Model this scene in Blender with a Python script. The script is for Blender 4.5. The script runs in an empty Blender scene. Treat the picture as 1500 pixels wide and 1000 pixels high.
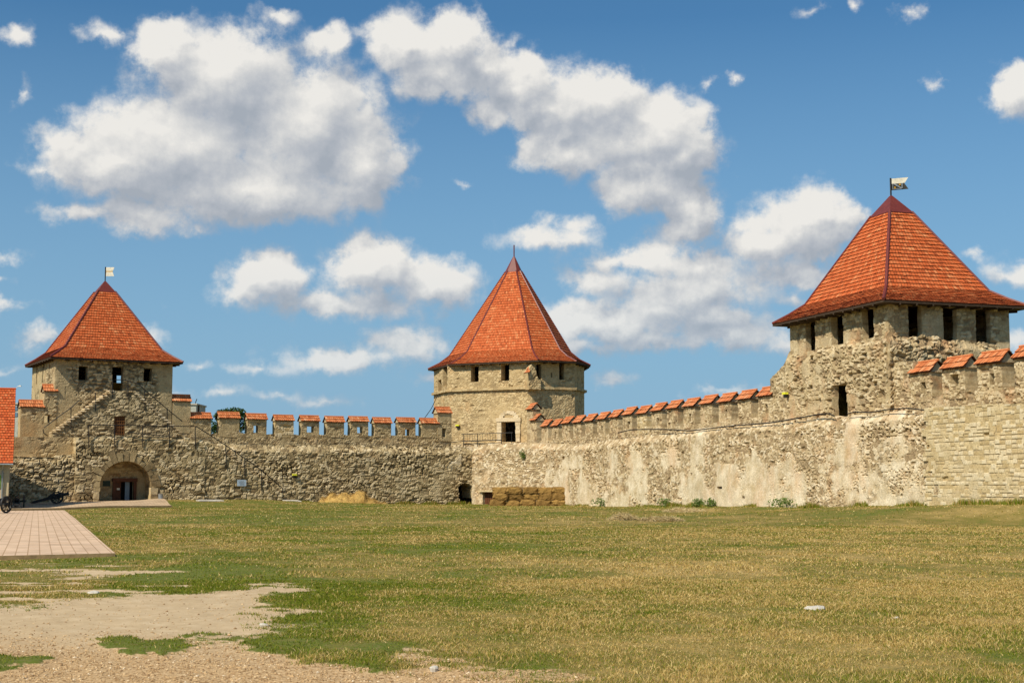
import bpy, math, random
import numpy as np
random.seed(7); RNG = np.random.default_rng(7)
F = 2100.0; T = math.atan(210 / F); H = 1.7
cT, sT = math.cos(T), math.sin(T)
sc = bpy.context.scene
COL = sc.collection

# ------------------------------------------------------------ sight lines (photo measurements to metres)
def ray(px, py):
    u = px - 750.0; v = 500.0 - py
    return np.array([u, F * cT - v * sT, F * sT + v * cT])
def P(px, py, Y):
    r = ray(px, py); return np.array([r[0], r[1], r[2]]) * (Y / r[1]) + np.array([0, 0, H])
def G(px, py, z=0.0):
    r = ray(px, py); k = (z - H) / r[2]; return np.array([r[0] * k, r[1] * k])
class Line:
    """a vertical plane: origin, unit direction u (left to right seen from outside), outward normal n"""
    def __init__(s, O, u):
        s.O = np.array(O[:2], float); s.u = np.array(u[:2], float); s.u = s.u / np.linalg.norm(s.u)
        s.n = np.array([s.u[1], -s.u[0]])
    def off(s, d): return Line(s.O + s.n * d, s.u)
    def sz(s, px, py):
        r = ray(px, py)
        A = np.array([[s.u[0], -r[0]], [s.u[1], -r[1]]])
        t, k = np.linalg.solve(A, -s.O)
        return t, H + k * r[2]
    def s(s, px, py=650): return s.sz(px, py)[0]
    def z(s, px, py): return s.sz(px, py)[1]
    def p(s, t, d=0.0): return s.O + s.u * t + s.n * d
    def p3(s, t, z, d=0.0): q = s.p(t, d); return np.array([q[0], q[1], z])
    def at(s, px, py, d=0.0): t, z = s.off(d).sz(px, py); return s.off(d).p3(t, z)

# ------------------------------------------------------------ noise
def _h(ix, iy, iz, seed):
    with np.errstate(over='ignore'):
        h = (ix.astype(np.uint32) * np.uint32(374761393) + iy.astype(np.uint32) * np.uint32(668265263)
             + iz.astype(np.uint32) * np.uint32(2246822519) + np.uint32((seed * 3266489917 + 12345) & 0xffffffff))
        h = (h ^ (h >> np.uint32(13))) * np.uint32(1274126177)
        h = (h ^ (h >> np.uint32(15))) * np.uint32(2246822519)
        h = h ^ (h >> np.uint32(16))
    return (h & np.uint32(0xffff)).astype(np.float64) / 65535.0
def H2(a, b, seed):
    a = np.asarray(a).astype(np.int64); b = np.asarray(b).astype(np.int64)
    return _h(a, b, np.zeros_like(a), seed)
def vn(x, y, z, seed=0):
    x, y, z = np.broadcast_arrays(np.asarray(x, float), np.asarray(y, float), np.asarray(z, float))
    fx, fy, fz = np.floor(x), np.floor(y), np.floor(z)
    ix, iy, iz = fx.astype(np.int64), fy.astype(np.int64), fz.astype(np.int64)
    a = x - fx; b = y - fy; c = z - fz
    a = a * a * (3 - 2 * a); b = b * b * (3 - 2 * b); c = c * c * (3 - 2 * c)
    r = 0
    for i in (0, 1):
        for j in (0, 1):
            for k in (0, 1):
                r = r + _h(ix + i, iy + j, iz + k, seed) * (a if i else 1 - a) * (b if j else 1 - b) * (c if k else 1 - c)
    return r
def fbm(x, y, z=0.0, oc=4, seed=0, gain=.5):
    r = 0; A = 1; t = 0; f = 1
    for o in range(oc):
        r = r + A * vn(np.asarray(x) * f, np.asarray(y) * f, np.asarray(z) * f, seed + o); t += A; A *= gain; f *= 2.03
    return r / t
def sst(a, b, x):
    t = np.clip((x - a) / (b - a), 0, 1); return t * t * (3 - 2 * t)

# ------------------------------------------------------------ mesh collector
class M:
    def __init__(s): s.V = []; s.Q = []; s.T = []; s.A = {'tone': [], 'mort': [], 'plas': []}; s.n = 0
    def add(s, V, quads=None, tris=None, tone=.5, mort=0., plas=0.):
        V = np.asarray(V, float).reshape(-1, 3); k = len(V)
        s.V.append(V)
        if quads is not None and len(quads): s.Q.append(np.asarray(quads, np.int64).reshape(-1, 4) + s.n)
        if tris is not None and len(tris): s.T.append(np.asarray(tris, np.int64).reshape(-1, 3) + s.n)
        for nm, v in (('tone', tone), ('mort', mort), ('plas', plas)):
            s.A[nm].append(np.broadcast_to(np.asarray(v, float), (k,)).copy())
        s.n += k
    def box(s, c, h, ax=(1, 0), tone=.5, jit=0.0, **k):
        """box: centre c, half sizes h, ax = horizontal direction of its first axis"""
        u = np.array([ax[0], ax[1], 0.0]); u /= np.linalg.norm(u); w = np.array([-u[1], u[0], 0]); z = np.array([0, 0, 1.])
        V = [np.asarray(c) + u * h[0] * i + w * h[1] * j + z * h[2] * l for l in (-1, 1) for j in (-1, 1) for i in (-1, 1)]
        V = np.array(V)
        if jit: V = V + RNG.normal(0, jit, V.shape)
        s.add(V, [[0, 2, 3, 1], [4, 5, 7, 6], [0, 1, 5, 4], [1, 3, 7, 5], [3, 2, 6, 7], [2, 0, 4, 6]], tone=tone, **k)
    def tube(s, pts, r, n=6, tone=.5, r2=None):
        pts = np.array(pts, float); L = len(pts)
        rr = np.linspace(r, r if r2 is None else r2, L)
        tg = np.gradient(pts, axis=0); tg /= np.linalg.norm(tg, axis=1)[:, None]
        V = []
        for p, t, q in zip(pts, tg, rr):
            a = np.cross(t, [0, 0, 1.] if abs(t[2]) < .9 else [1., 0, 0]); a /= np.linalg.norm(a); b = np.cross(a, t)
            for k in range(n):
                w = 2 * math.pi * k / n; V.append(p + q * (a * math.cos(w) + b * math.sin(w)))
        Q = []
        for i in range(L - 1):
            for k in range(n):
                Q.append([i * n + k, i * n + (k + 1) % n, (i + 1) * n + (k + 1) % n, (i + 1) * n + k])
        T = []
        for k in range(1, n - 1):
            T.append([0, k + 1, k]); T.append([(L - 1) * n, (L - 1) * n + k, (L - 1) * n + k + 1])
        s.add(V, Q, T, tone=tone)
    def lathe(s, prof, c, axis, n=12, tone=.5):
        """prof: (distance along axis, radius)"""
        axis = np.array(axis, float); axis /= np.linalg.norm(axis)
        a = np.cross(axis, [0, 0, 1.] if abs(axis[2]) < .9 else [1., 0, 0]); a /= np.linalg.norm(a); b = np.cross(axis, a)
        V = []
        for d, r in prof:
            for k in range(n):
                w = 2 * math.pi * k / n; V.append(np.array(c) + axis * d + r * (a * math.cos(w) + b * math.sin(w)))
        Q = [[i * n + k, i * n + (k + 1) % n, (i + 1) * n + (k + 1) % n, (i + 1) * n + k] for i in range(len(prof) - 1) for k in range(n)]
        L = len(prof); T = []
        for k in range(1, n - 1):
            T.append([0, k + 1, k]); T.append([(L - 1) * n, (L - 1) * n + k, (L - 1) * n + k + 1])
        s.add(V, Q, T, tone=tone)
    def prism(s, poly, d, tone=.5):
        """planar polygon (3D points) extruded by vector d"""
        A = np.array(poly, float); n = len(A); V = np.vstack([A, A + np.array(d)])
        Q = [[i, (i + 1) % n, n + (i + 1) % n, n + i] for i in range(n)]
        T = [[0, k + 1, k] for k in range(1, n - 1)] + [[n, n + k, n + k + 1] for k in range(1, n - 1)]
        s.add(V, Q, T, tone=tone)

WL = {}
def build(name, m, mat, parent=None, base=None, smooth=False):
    V = np.vstack(m.V) if m.V else np.zeros((0, 3))
    if parent is not None: base = WL[parent.name]
    elif base is None:
        base = np.array([(V[:, 0].min() + V[:, 0].max()) / 2, (V[:, 1].min() + V[:, 1].max()) / 2, V[:, 2].min()])
    base = np.asarray(base, float)
    me = bpy.data.meshes.new(name)
    nv = len(V); me.vertices.add(nv); me.vertices.foreach_set('co', (V - base).astype(np.float32).ravel())
    Q = np.vstack(m.Q) if m.Q else np.zeros((0, 4), np.int64)
    Tt = np.vstack(m.T) if m.T else np.zeros((0, 3), np.int64)
    loops = np.concatenate([Q.ravel(), Tt.ravel()])
    me.loops.add(len(loops)); me.loops.foreach_set('vertex_index', loops.astype(np.int32))
    st = np.concatenate([np.arange(len(Q)) * 4, len(Q) * 4 + np.arange(len(Tt)) * 3])
    me.polygons.add(len(st)); me.polygons.foreach_set('loop_start', st.astype(np.int32))
    me.update(calc_edges=True); me.validate()
    for nm in s_attrs:
        a = me.attributes.new(nm, 'FLOAT', 'POINT'); a.data.foreach_set('value', np.concatenate(m.A[nm]).astype(np.float32))
    me.polygons.foreach_set('use_smooth', np.full(len(me.polygons), smooth))
    me.materials.append(mat)
    o = bpy.data.objects.new(name, me); COL.objects.link(o)
    if parent is not None: o.parent = parent
    else: o.location = base
    WL[o.name] = base
    return o
s_attrs = ('tone', 'mort', 'plas')
def thing(name, label, cat, loc=(0, 0, 0), group=None):
    o = bpy.data.objects.new(name, None); COL.objects.link(o); o.location = [float(v) for v in loc]
    o['label'] = label; o['category'] = cat
    if group: o['group'] = group
    WL[o.name] = np.array(loc, float); return o
def tag(o, label, cat, group=None):
    o['label'] = label; o['category'] = cat
    if group: o['group'] = group
    return o
def kind(o, k): o['kind'] = k; return o
def dup(root, loc, rz, label, group=None):
    r = root.copy(); COL.objects.link(r); r.location = [float(v) for v in loc]; r.rotation_euler = (0, 0, rz); r['label'] = label
    if group: r['group'] = group
    for ch in list(root.children):
        c = ch.copy(); COL.objects.link(c); c.parent = r
        for g in list(ch.children):
            d = g.copy(); COL.objects.link(d); d.parent = c
    return r

# ------------------------------------------------------------ materials
def newmat(name):
    m = bpy.data.materials.new(name); m.use_nodes = True; nt = m.node_tree; nt.nodes.clear()
    o = nt.nodes.new('ShaderNodeOutputMaterial'); b = nt.nodes.new('ShaderNodeBsdfPrincipled')
    nt.links.new(b.outputs[0], o.inputs[0]); b.inputs['Specular IOR Level'].default_value = .15
    return m, nt, b
class NT:
    def __init__(s, nt): s.nt = nt
    def n(s, t, **k):
        x = s.nt.nodes.new(t)
        for a, v in k.items(): setattr(x, a, v)
        return x
    def link(s, a, b): s.nt.links.new(a, b)
    def val(s, sock, v):
        if hasattr(v, 'is_output') or isinstance(v, bpy.types.NodeSocket): s.link(v, sock)
        else: sock.default_value = v
    def attr(s, nm): return s.n('ShaderNodeAttribute', attribute_name=nm).outputs['Fac']
    def math(s, op, a, b=0., c=None, clamp=False):
        x = s.n('ShaderNodeMath', operation=op, use_clamp=clamp); s.val(x.inputs[0], a); s.val(x.inputs[1], b)
        if c is not None: s.val(x.inputs[2], c)
        return x.outputs[0]
    def vmath(s, op, a, b=None, c=None):
        x = s.n('ShaderNodeVectorMath', operation=op); s.val(x.inputs[0], a)
        if b is not None: s.val(x.inputs[1], b)
        if c is not None: s.val(x.inputs[2], c)
        return x
    def mix(s, f, a, b, blend='MIX'):
        x = s.n('ShaderNodeMix', data_type='RGBA', blend_type=blend); s.val(x.inputs[0], f)
        for i, v in ((6, a), (7, b)):
            s.val(x.inputs[i], v if not isinstance(v, tuple) else (*v, 1.0) if len(v) == 3 else v)
        return x.outputs[2]
    def ramp(s, f, stops):
        x = s.n('ShaderNodeValToRGB'); s.val(x.inputs[0], f); e = x.color_ramp.elements
        while len(e) < len(stops): e.new(.5)
        for q, (p, c) in zip(e, stops):
            q.position = p; q.color = (*c, 1) if isinstance(c, tuple) else (c, c, c, 1)
        return x.outputs[0]
    def noise(s, vec, scale, detail=4, rough=.55, out=0, dist=0.):
        x = s.n('ShaderNodeTexNoise'); x.inputs['Scale'].default_value = scale; x.inputs['Detail'].default_value = detail
        x.inputs['Roughness'].default_value = rough; x.inputs['Distortion'].default_value = dist
        if vec is not None: s.link(vec, x.inputs['Vector'])
        return x.outputs[out]
    def obj(s): return s.n('ShaderNodeTexCoord').outputs['Object']
    def bump(s, h, st, dist):
        x = s.n('ShaderNodeBump'); x.inputs['Strength'].default_value = st; x.inputs['Distance'].default_value = dist
        s.link(h, x.inputs['Height']); return x.outputs[0]
    def mapping(s, v, sc_=(1, 1, 1), rot=(0, 0, 0), loc=(0, 0, 0)):
        x = s.n('ShaderNodeMapping'); s.link(v, x.inputs[0]); x.inputs['Scale'].default_value = sc_
        x.inputs['Rotation'].default_value = rot; x.inputs['Location'].default_value = loc; return x.outputs[0]
    def mrange(s, v, a, b, c=0., d=1., sm=False):
        x = s.n('ShaderNodeMapRange', interpolation_type='SMOOTHSTEP' if sm else 'LINEAR'); s.val(x.inputs[0], v)
        for i, q in ((1, a), (2, b), (3, c), (4, d)): x.inputs[i].default_value = q
        return x.outputs[0]

def stone_mat(name, cols, mortar, plas1, plas2, stain=.5, warm=(.5, .26, .1), rust=.25):
    m, nt, b = newmat(name); N = NT(nt); v = N.obj()
    tone = N.math('ADD', N.attr('tone'), N.math('MULTIPLY', N.math('SUBTRACT', N.noise(v, 3.1, 6, .65), .5), .6))
    c = N.ramp(tone, [(.05, cols[0]), (.45, cols[1]), (.95, cols[2])])
    w = N.mrange(N.noise(v, .55, 5, .6), .56, .72)
    c = N.mix(N.math('MULTIPLY', w, rust), c, warm)
    c = N.mix(N.attr('mort'), c, mortar)
    pc = N.ramp(N.noise(v, .9, 9, .7), [(.34, plas1), (.62, plas2)])
    pc = N.mix(N.mrange(N.noise(N.mapping(v, (1, 1, .5)), .45, 6, .65), .52, .66, 0, .42), pc, warm)
    c = N.mix(N.attr('plas'), c, pc)
    # weathering: dark runs and grey lichen with shapes of their own
    st = N.mrange(N.noise(N.mapping(v, (.9, .9, .16)), 1.3, 6, .65), .53, .74)
    c = N.mix(N.math('MULTIPLY', st, stain), c, (.20, .145, .08))
    g = N.mrange(N.noise(v, .35, 4, .6), .5, .7)
    c = N.mix(N.math('MULTIPLY', g, stain * .5), c, (.28, .235, .14))
    f = N.mrange(N.noise(v, 9., 6, .7), .3, .7, .72, 1.22)
    c = N.mix(1.0, c, N.n('ShaderNodeCombineColor').outputs[0], 'MULTIPLY') if False else N.vmath('SCALE', c).outputs[0]
    nt.nodes[-1].inputs['Scale'].default_value = 1; N.link(f, nt.nodes[-1].inputs['Scale'])
    N.link(c, b.inputs['Base Color']); b.inputs['Roughness'].default_value = .92
    N.link(N.bump(N.noise(v, 11., 8, .72), .75, .06), b.inputs['Normal'])
    return m
def plain_mat(name, col, rough=.7, metal=0., var=.25, scale=4., bump=.2, spec=.2):
    m, nt, b = newmat(name); N = NT(nt); v = N.obj()
    f = N.mrange(N.noise(v, scale, 5, .65), .3, .7, 1 - var, 1 + var)
    x = N.n('ShaderNodeVectorMath', operation='SCALE'); x.inputs[0].default_value = col; N.link(f, x.inputs['Scale'])
    N.link(x.outputs[0], b.inputs['Base Color']); b.inputs['Roughness'].default_value = rough; b.inputs['Metallic'].default_value = metal
    b.inputs['Specular IOR Level'].default_value = spec
    if bump: N.link(N.bump(N.noise(v, scale * 4, 5), bump, .02), b.inputs['Normal'])
    return m
def tile_mat(name, d, mid, lt):
    m, nt, b = newmat(name); N = NT(nt); v = N.obj()
    t = N.math('ADD', N.attr('tone'), N.math('MULTIPLY', N.math('SUBTRACT', N.noise(v, .7, 5), .5), .35))
    c = N.ramp(t, [(.05, d), (.45, mid), (.97, lt)])
    k = N.mrange(N.noise(v, 1.6, 6, .7), .62, .78)
    c = N.mix(N.math('MULTIPLY', k, .3), c, (.17, .08, .05))
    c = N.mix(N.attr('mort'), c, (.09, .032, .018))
    N.link(c, b.inputs['Base Color']); b.inputs['Roughness'].default_value = .75
    N.link(N.bump(N.noise(v, 14., 4), .3, .02), b.inputs['Normal'])
    return m
MAT = {}
MAT['left'] = stone_mat('left_rubble', ((0.227, 0.160, 0.080), (0.464, 0.345, 0.176), (0.680, 0.540, 0.332)), (0.129, 0.088, 0.045), (0.453, 0.340, 0.181), (0.577, 0.450, 0.271), .35)
MAT['leftupper'] = stone_mat('left_parapet_stone', ((0.258, 0.180, 0.091), (0.433, 0.325, 0.166), (0.577, 0.450, 0.262)), (0.340, 0.250, 0.131), (0.391, 0.290, 0.146), (0.515, 0.400, 0.222), .35)
MAT['gate'] = stone_mat('gate_tower_stone', ((0.165, 0.125, 0.070), (0.391, 0.299, 0.161), (0.597, 0.470, 0.281)), (0.175, 0.130, 0.076), (0.391, 0.290, 0.150), (0.515, 0.400, 0.222), .35)
MAT['octagon'] = stone_mat('octagon_stone', ((0.319, 0.225, 0.116), (0.484, 0.350, 0.176), (0.618, 0.470, 0.262)), (0.371, 0.260, 0.131), (0.453, 0.320, 0.156), (0.577, 0.429, 0.231), .28, (0.577, 0.310, 0.121), .55)
MAT['right'] = stone_mat('right_rubble', ((0.309, 0.215, 0.116), (0.525, 0.390, 0.216), (0.721, 0.590, 0.402)), (0.278, 0.185, 0.101), (0.515, 0.385, 0.211), (0.783, 0.660, 0.473), .25, (0.597, 0.330, 0.150), .5)
MAT['ashlar'] = stone_mat('pale_ashlar', ((0.464, 0.335, 0.161), (0.567, 0.435, 0.237), (0.680, 0.559, 0.362)), (0.350, 0.265, 0.150), (0.536, 0.420, 0.251), (0.618, 0.510, 0.332), .18, (0.597, 0.390, 0.161), .35)
MAT['corner'] = stone_mat('corner_tower_stone', ((0.268, 0.185, 0.101), (0.474, 0.355, 0.191), (0.618, 0.494, 0.311)), (0.299, 0.210, 0.116), (0.443, 0.325, 0.171), (0.597, 0.475, 0.292), .35, (0.474, 0.200, 0.080), .6)
MAT['tile'] = tile_mat('roof_tile', (.27, .058, .018), (.52, .110, .030), (.60, .21, .08))
MAT['tile2'] = tile_mat('cap_tile', (.30, .075, .025), (.57, .175, .06), (.68, .33, .16))
MAT['housetile'] = tile_mat('house_tile', (.33, .055, .018), (.54, .10, .026), (.60, .19, .07))
MAT['redmetal'] = plain_mat('red_sheet_metal', (.14, .026, .018), .45, .0, .18, 2., .1, .4)
MAT['plaque'] = plain_mat('pale_blue_enamel', (.46, .56, .66), .5, 0, .08)
MAT['kerb'] = plain_mat('earthy_kerb', (.40, .255, .12), .9, 0, .35, 3., .4)
MAT['wood'] = plain_mat('dark_wood', (.055, .034, .02), .8)
MAT['door'] = plain_mat('red_brown_door_wood', (.11, .04, .018), .6)
MAT['dark'] = plain_mat('painted_shade', (.02, .016, .012), .95)  # near-black colour for sheets that paint the shade inside doorways
MAT['iron'] = plain_mat('black_iron', (.018, .016, .015), .55, .3, .2, 6., .1, .4)
MAT['rust'] = plain_mat('rusty_bars', (.2, .09, .03), .8)
MAT['zinc'] = plain_mat('zinc', (.35, .36, .36), .45, .6)
MAT['white'] = plain_mat('white_paint', (.72, .72, .70), .6)
MAT['green'] = plain_mat('dark_green_board', (.03, .05, .035), .6)
MAT['signgreen'] = plain_mat('green_sign', (.18, .45, .05), .6)
MAT['yellow'] = plain_mat('yellow_lamp_body', (.75, .72, .05), .5)
MAT['render'] = plain_mat('house_render', (.54, .43, .27), .9, 0, .15, 2.)
MAT['slab'] = plain_mat('limestone_slab', (.5, .45, .37), .9, 0, .2, 3.)
MAT['cream'] = plain_mat('cream_flag_paint', (.72, .66, .52), .5)
MAT['grey'] = plain_mat('grey_flag_paint', (.06, .055, .045), .5)
MAT['gold'] = plain_mat('gold_flag_paint', (.5, .27, .03), .5)
MAT['glass'] = plain_mat('blue_glass', (.12, .2, .28), .15, 0, .2, 2., 0, .5)
MAT['bwall'] = plain_mat('grey_render', (.42, .42, .36), .9)
MAT['bark'] = plain_mat('bark', (.09, .06, .035), .9)

def straw_mat(name, c1, c2):
    m, nt, b = newmat(name); N = NT(nt); v = N.obj()
    t = N.math('ADD', N.math('MULTIPLY', N.attr('tone'), .6), N.math('MULTIPLY', N.noise(N.mapping(v, (3, 3, 14)), 4., 5, .7), .55))
    c = N.ramp(t, [(.25, c1), (.85, c2)])
    N.link(c, b.inputs['Base Color']); b.inputs['Roughness'].default_value = .85
    N.link(N.bump(N.noise(N.mapping(v, (3, 3, 14)), 9., 5, .7), .8, .05), b.inputs['Normal'])
    return m
MAT['straw'] = straw_mat('loose_straw', (.25, .135, .03), (.58, .37, .115))
MAT['bale'] = straw_mat('old_straw', (.115, .06, .015), (.42, .245, .07))
MAT['strawpale'] = straw_mat('pale_straw', (.40, .28, .11), (.70, .54, .28))
def leaf_mat(name, c1, c2, tr=.35):
    m, nt, b = newmat(name); N = NT(nt)
    c = N.ramp(N.attr('tone'), [(.0, c1), (1., c2)])
    N.link(c, b.inputs['Base Color']); b.inputs['Roughness'].default_value = .6
    t = N.n('ShaderNodeBsdfTranslucent'); N.link(c, t.inputs[0]); x = N.n('ShaderNodeMixShader'); x.inputs[0].default_value = tr
    N.link(b.outputs[0], x.inputs[1]); N.link(t.outputs[0], x.inputs[2])
    o = [q for q in nt.nodes if q.type == 'OUTPUT_MATERIAL'][0]; N.link(x.outputs[0], o.inputs[0])
    return m
MAT['leaf'] = leaf_mat('tree_leaf', (.022, .05, .012), (.07, .13, .025))
MAT['weed'] = leaf_mat('weed_leaf', (.10, .17, .03), (.24, .31, .08), .45)

# ------------------------------------------------------------ plan of the fortress
a_ = P(294, 604, 134); b_ = P(630, 612.5, 145.7)
LM = Line(a_, b_ - a_)                         # left parapet face
LLd = 2.6; LL = LM.off(LLd)                    # left lower wall face
def Yn(n): return 145 * (1 - .0206 * n)
r0 = P(793, 617, 145); r1 = P(1429.6, 511, Yn(23))
RM = Line(r0, r1 - r0)                         # right parapet face
PITCH = np.linalg.norm((r1 - r0)[:2]) / 23
RLd = 1.7; RL = RM.off(RLd)
# junction of the lower faces
A = np.array([[LL.u[0], -RL.u[0]], [LL.u[1], -RL.u[1]]]); tj, kj = np.linalg.solve(A, RL.O - LL.O)
JX = LL.p(tj)
print('pitch', PITCH, 'junction', JX, 'px', 750 + F * JX[0] / JX[1] * .995)

# terrain
CTRL = []
def ctl(line, px, py):
    s, z = line.sz(px, py); p = line.p(s); CTRL.append((p[0], p[1], z))
for px, py in ((25, 739), (110, 737), (180, 735.5), (240, 731), (350, 731), (460, 735), (560, 738), (640, 738.5)): ctl(LL, px, py)
for px, py in ((710, 740), (800, 741), (900, 742), (1000, 742.5), (1150, 742.5), (1340, 741), (1500, 739), (1600, 737)): ctl(RL, px, py)
CTRL.append((*P(18, 747, 111)[:2], -.28)); CTRL.append((*P(250, 744, 118)[:2], -.15))
for x in (-40, -20, -8, 0, 8, 20):
    for y in (-20, 5, 20, 40, 60): CTRL.append((x, y, 0.0))
for x in (-15, 0, 10): CTRL.append((x, 85, -.05))
CTRL += [(-300, 100, 0), (300, 100, 0), (0, 400, 0), (0, -300, 0), (-20, 110, -.1), (-45, 60, -.05), (-45, 85, -.1)]
CT = np.array(CTRL)
def tz(x, y):
    x = np.asarray(x, float); y = np.asarray(y, float); num = 0; den = 0
    for cx, cy, cz in CT:
        w = 1 / ((x - cx) ** 2 + (y - cy) ** 2 + 2.0) ** 1.6; num = num + w * cz; den = den + w
    return num / den
def tz1(p): return float(tz(p[0], p[1]))

# ------------------------------------------------------------ masonry
def style(w=.5, h=.3, jit=.7, amp=.08, seed=1, plas=None, plev=.5, pscale=.35, psoft=.08, pit=.05, joint=.22, big=.10, ash=False, warp=.25, pbias=None, deep=0.0, proug=.58):
    def f(s, z):
        ws = s + warp * (fbm(s * .9, z * .9, 3.3, 3, seed + 50) - .5) * 2 * (0.28 if ash else 1)
        wz = z + warp * (fbm(s * .8, z * .8, 7.7, 3, seed + 60) - .5) * 2 * (0.22 if ash else 1)
        if ash:
            wz = wz + .16 * (vn(wz * 1.7, 0 * wz, 0, seed + 33) - .5)
            row = np.floor(wz / h).astype(np.int64); ro = H2(row, row * 0 + 3, seed) * w
            cw = w * (.75 + .5 * H2(row, row * 0 + 9, seed)); q = (ws + ro) / cw; c = np.floor(q).astype(np.int64)
            fx = q - c; fz = wz / h - row
            lo = .22 * (H2(row, c, seed + 4) - .5); hi = 1 + .22 * (H2(row, c + 1, seed + 4) - .5)
            lz = .26 * (H2(row, c, seed + 6) - .5); hz_ = 1 + .26 * (H2(row, c, seed + 7) - .5)
            d = np.minimum(np.minimum(fx - lo, hi - fx) * cw, np.minimum(fz - lz, hz_ - fz) * h)
            E = np.clip(d / h, 0, 1) * 1.6; I = H2(row, c, seed); I2 = H2(row, c, seed + 1)
        else:
            row = np.floor(wz / h).astype(np.int64)
            F1 = np.full(s.shape, 9.); F2 = np.full(s.shape, 9.); I = np.zeros(s.shape); I2 = np.zeros(s.shape)
            for dr in (-1, 0, 1):
                rr = row + dr; of = .5 * (rr % 2) + .6 * H2(rr, rr * 0, seed)
                c0 = np.floor(ws / w - of).astype(np.int64)
                for dc in (-1, 0, 1):
                    cc = c0 + dc
                    px = (cc + of + .5 + jit * (H2(rr, cc, seed + 2) - .5)) * w; pz = (rr + .5 + jit * .8 * (H2(rr, cc, seed + 3) - .5)) * h
                    dx = np.abs(ws - px) / w; dz = np.abs(wz - pz) / h
                    d = (dx ** 2.6 + dz ** 2.6) ** (1 / 2.6) - .22 * (H2(rr, cc, seed + 5) - .5)
                    m1 = d < F1
                    F2 = np.where(m1, F1, np.minimum(F2, d))
                    I = np.where(m1, H2(rr, cc, seed), I); I2 = np.where(m1, H2(rr, cc, seed + 1), I2)
                    F1 = np.minimum(F1, d)
            E = F2 - F1
        k = sst(0.02, joint, E)
        rough = fbm(s * 3.2, z * 3.2, 1.1, 3, seed + 70) - .5
        disp = amp * (k - .6) + amp * .9 * (I2 - .5) * k + amp * .8 * rough + big * (fbm(s * .35, z * .45, 5.5, 3, seed + 80) - .5) * 2
        if deep: disp = disp - deep * (1 - k) * sst(.5, .62, fbm(s * .28, z * .6, 4.4, 4, seed + 85))
        disp = np.where(I < pit, disp - max(amp * 1.6, .1) * k, disp)
        mort = (1 - k) * .85
        tone = np.where(I < pit, .08, I2)
        pm = np.zeros(s.shape)
        if plas is not None:
            pn = fbm(s * pscale, z * pscale * 1.25, 2.2, 6, seed + 90, proug)
            if pbias is not None: pn = pn + pbias(s, z)
            pm = sst(plev, plev + psoft, pn) * plas
            dp = .018 + big * (fbm(s * .35, z * .45, 5.5, 3, seed + 80) - .5) * 2 + .05 * (fbm(s * 1.6, z * 1.6, 9.1, 4, seed + 95) - .5)
            disp = disp * (1 - pm) + dp * pm; mort = mort * (1 - pm * .8)
        return disp, tone, mort, pm
    return f

def topf(line, pts, rag=.0, seed=0, fr=2.2):
    a = np.array([line.sz(px, py) for px, py in pts]); o = np.argsort(a[:, 0], kind='stable'); a = a[o]
    def f(s):
        z = np.interp(s, a[:, 0], a[:, 1])
        if rag:
            z = z + rag * (2 * fbm(np.asarray(s) * fr, 0 * np.asarray(s), seed * 3.1 + .5, 4, 11 + seed) - 1)
            z = z + rag * .6 * (H2(np.floor(np.asarray(s) / .45), np.asarray(s) * 0, 5 + seed) - .5)
        return z
    return f
def flat(z): return lambda s: np.full(np.shape(s), float(z))
def rect(line, x0, x1, y0, y1):
    """hole in a wall from photo measurements"""
    s0 = line.s(x0, (y0 + y1) / 2); s1 = line.s(x1, (y0 + y1) / 2); xm = (x0 + x1) / 2
    return (s0, s1, line.z(xm, y1), line.z(xm, y0))

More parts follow.
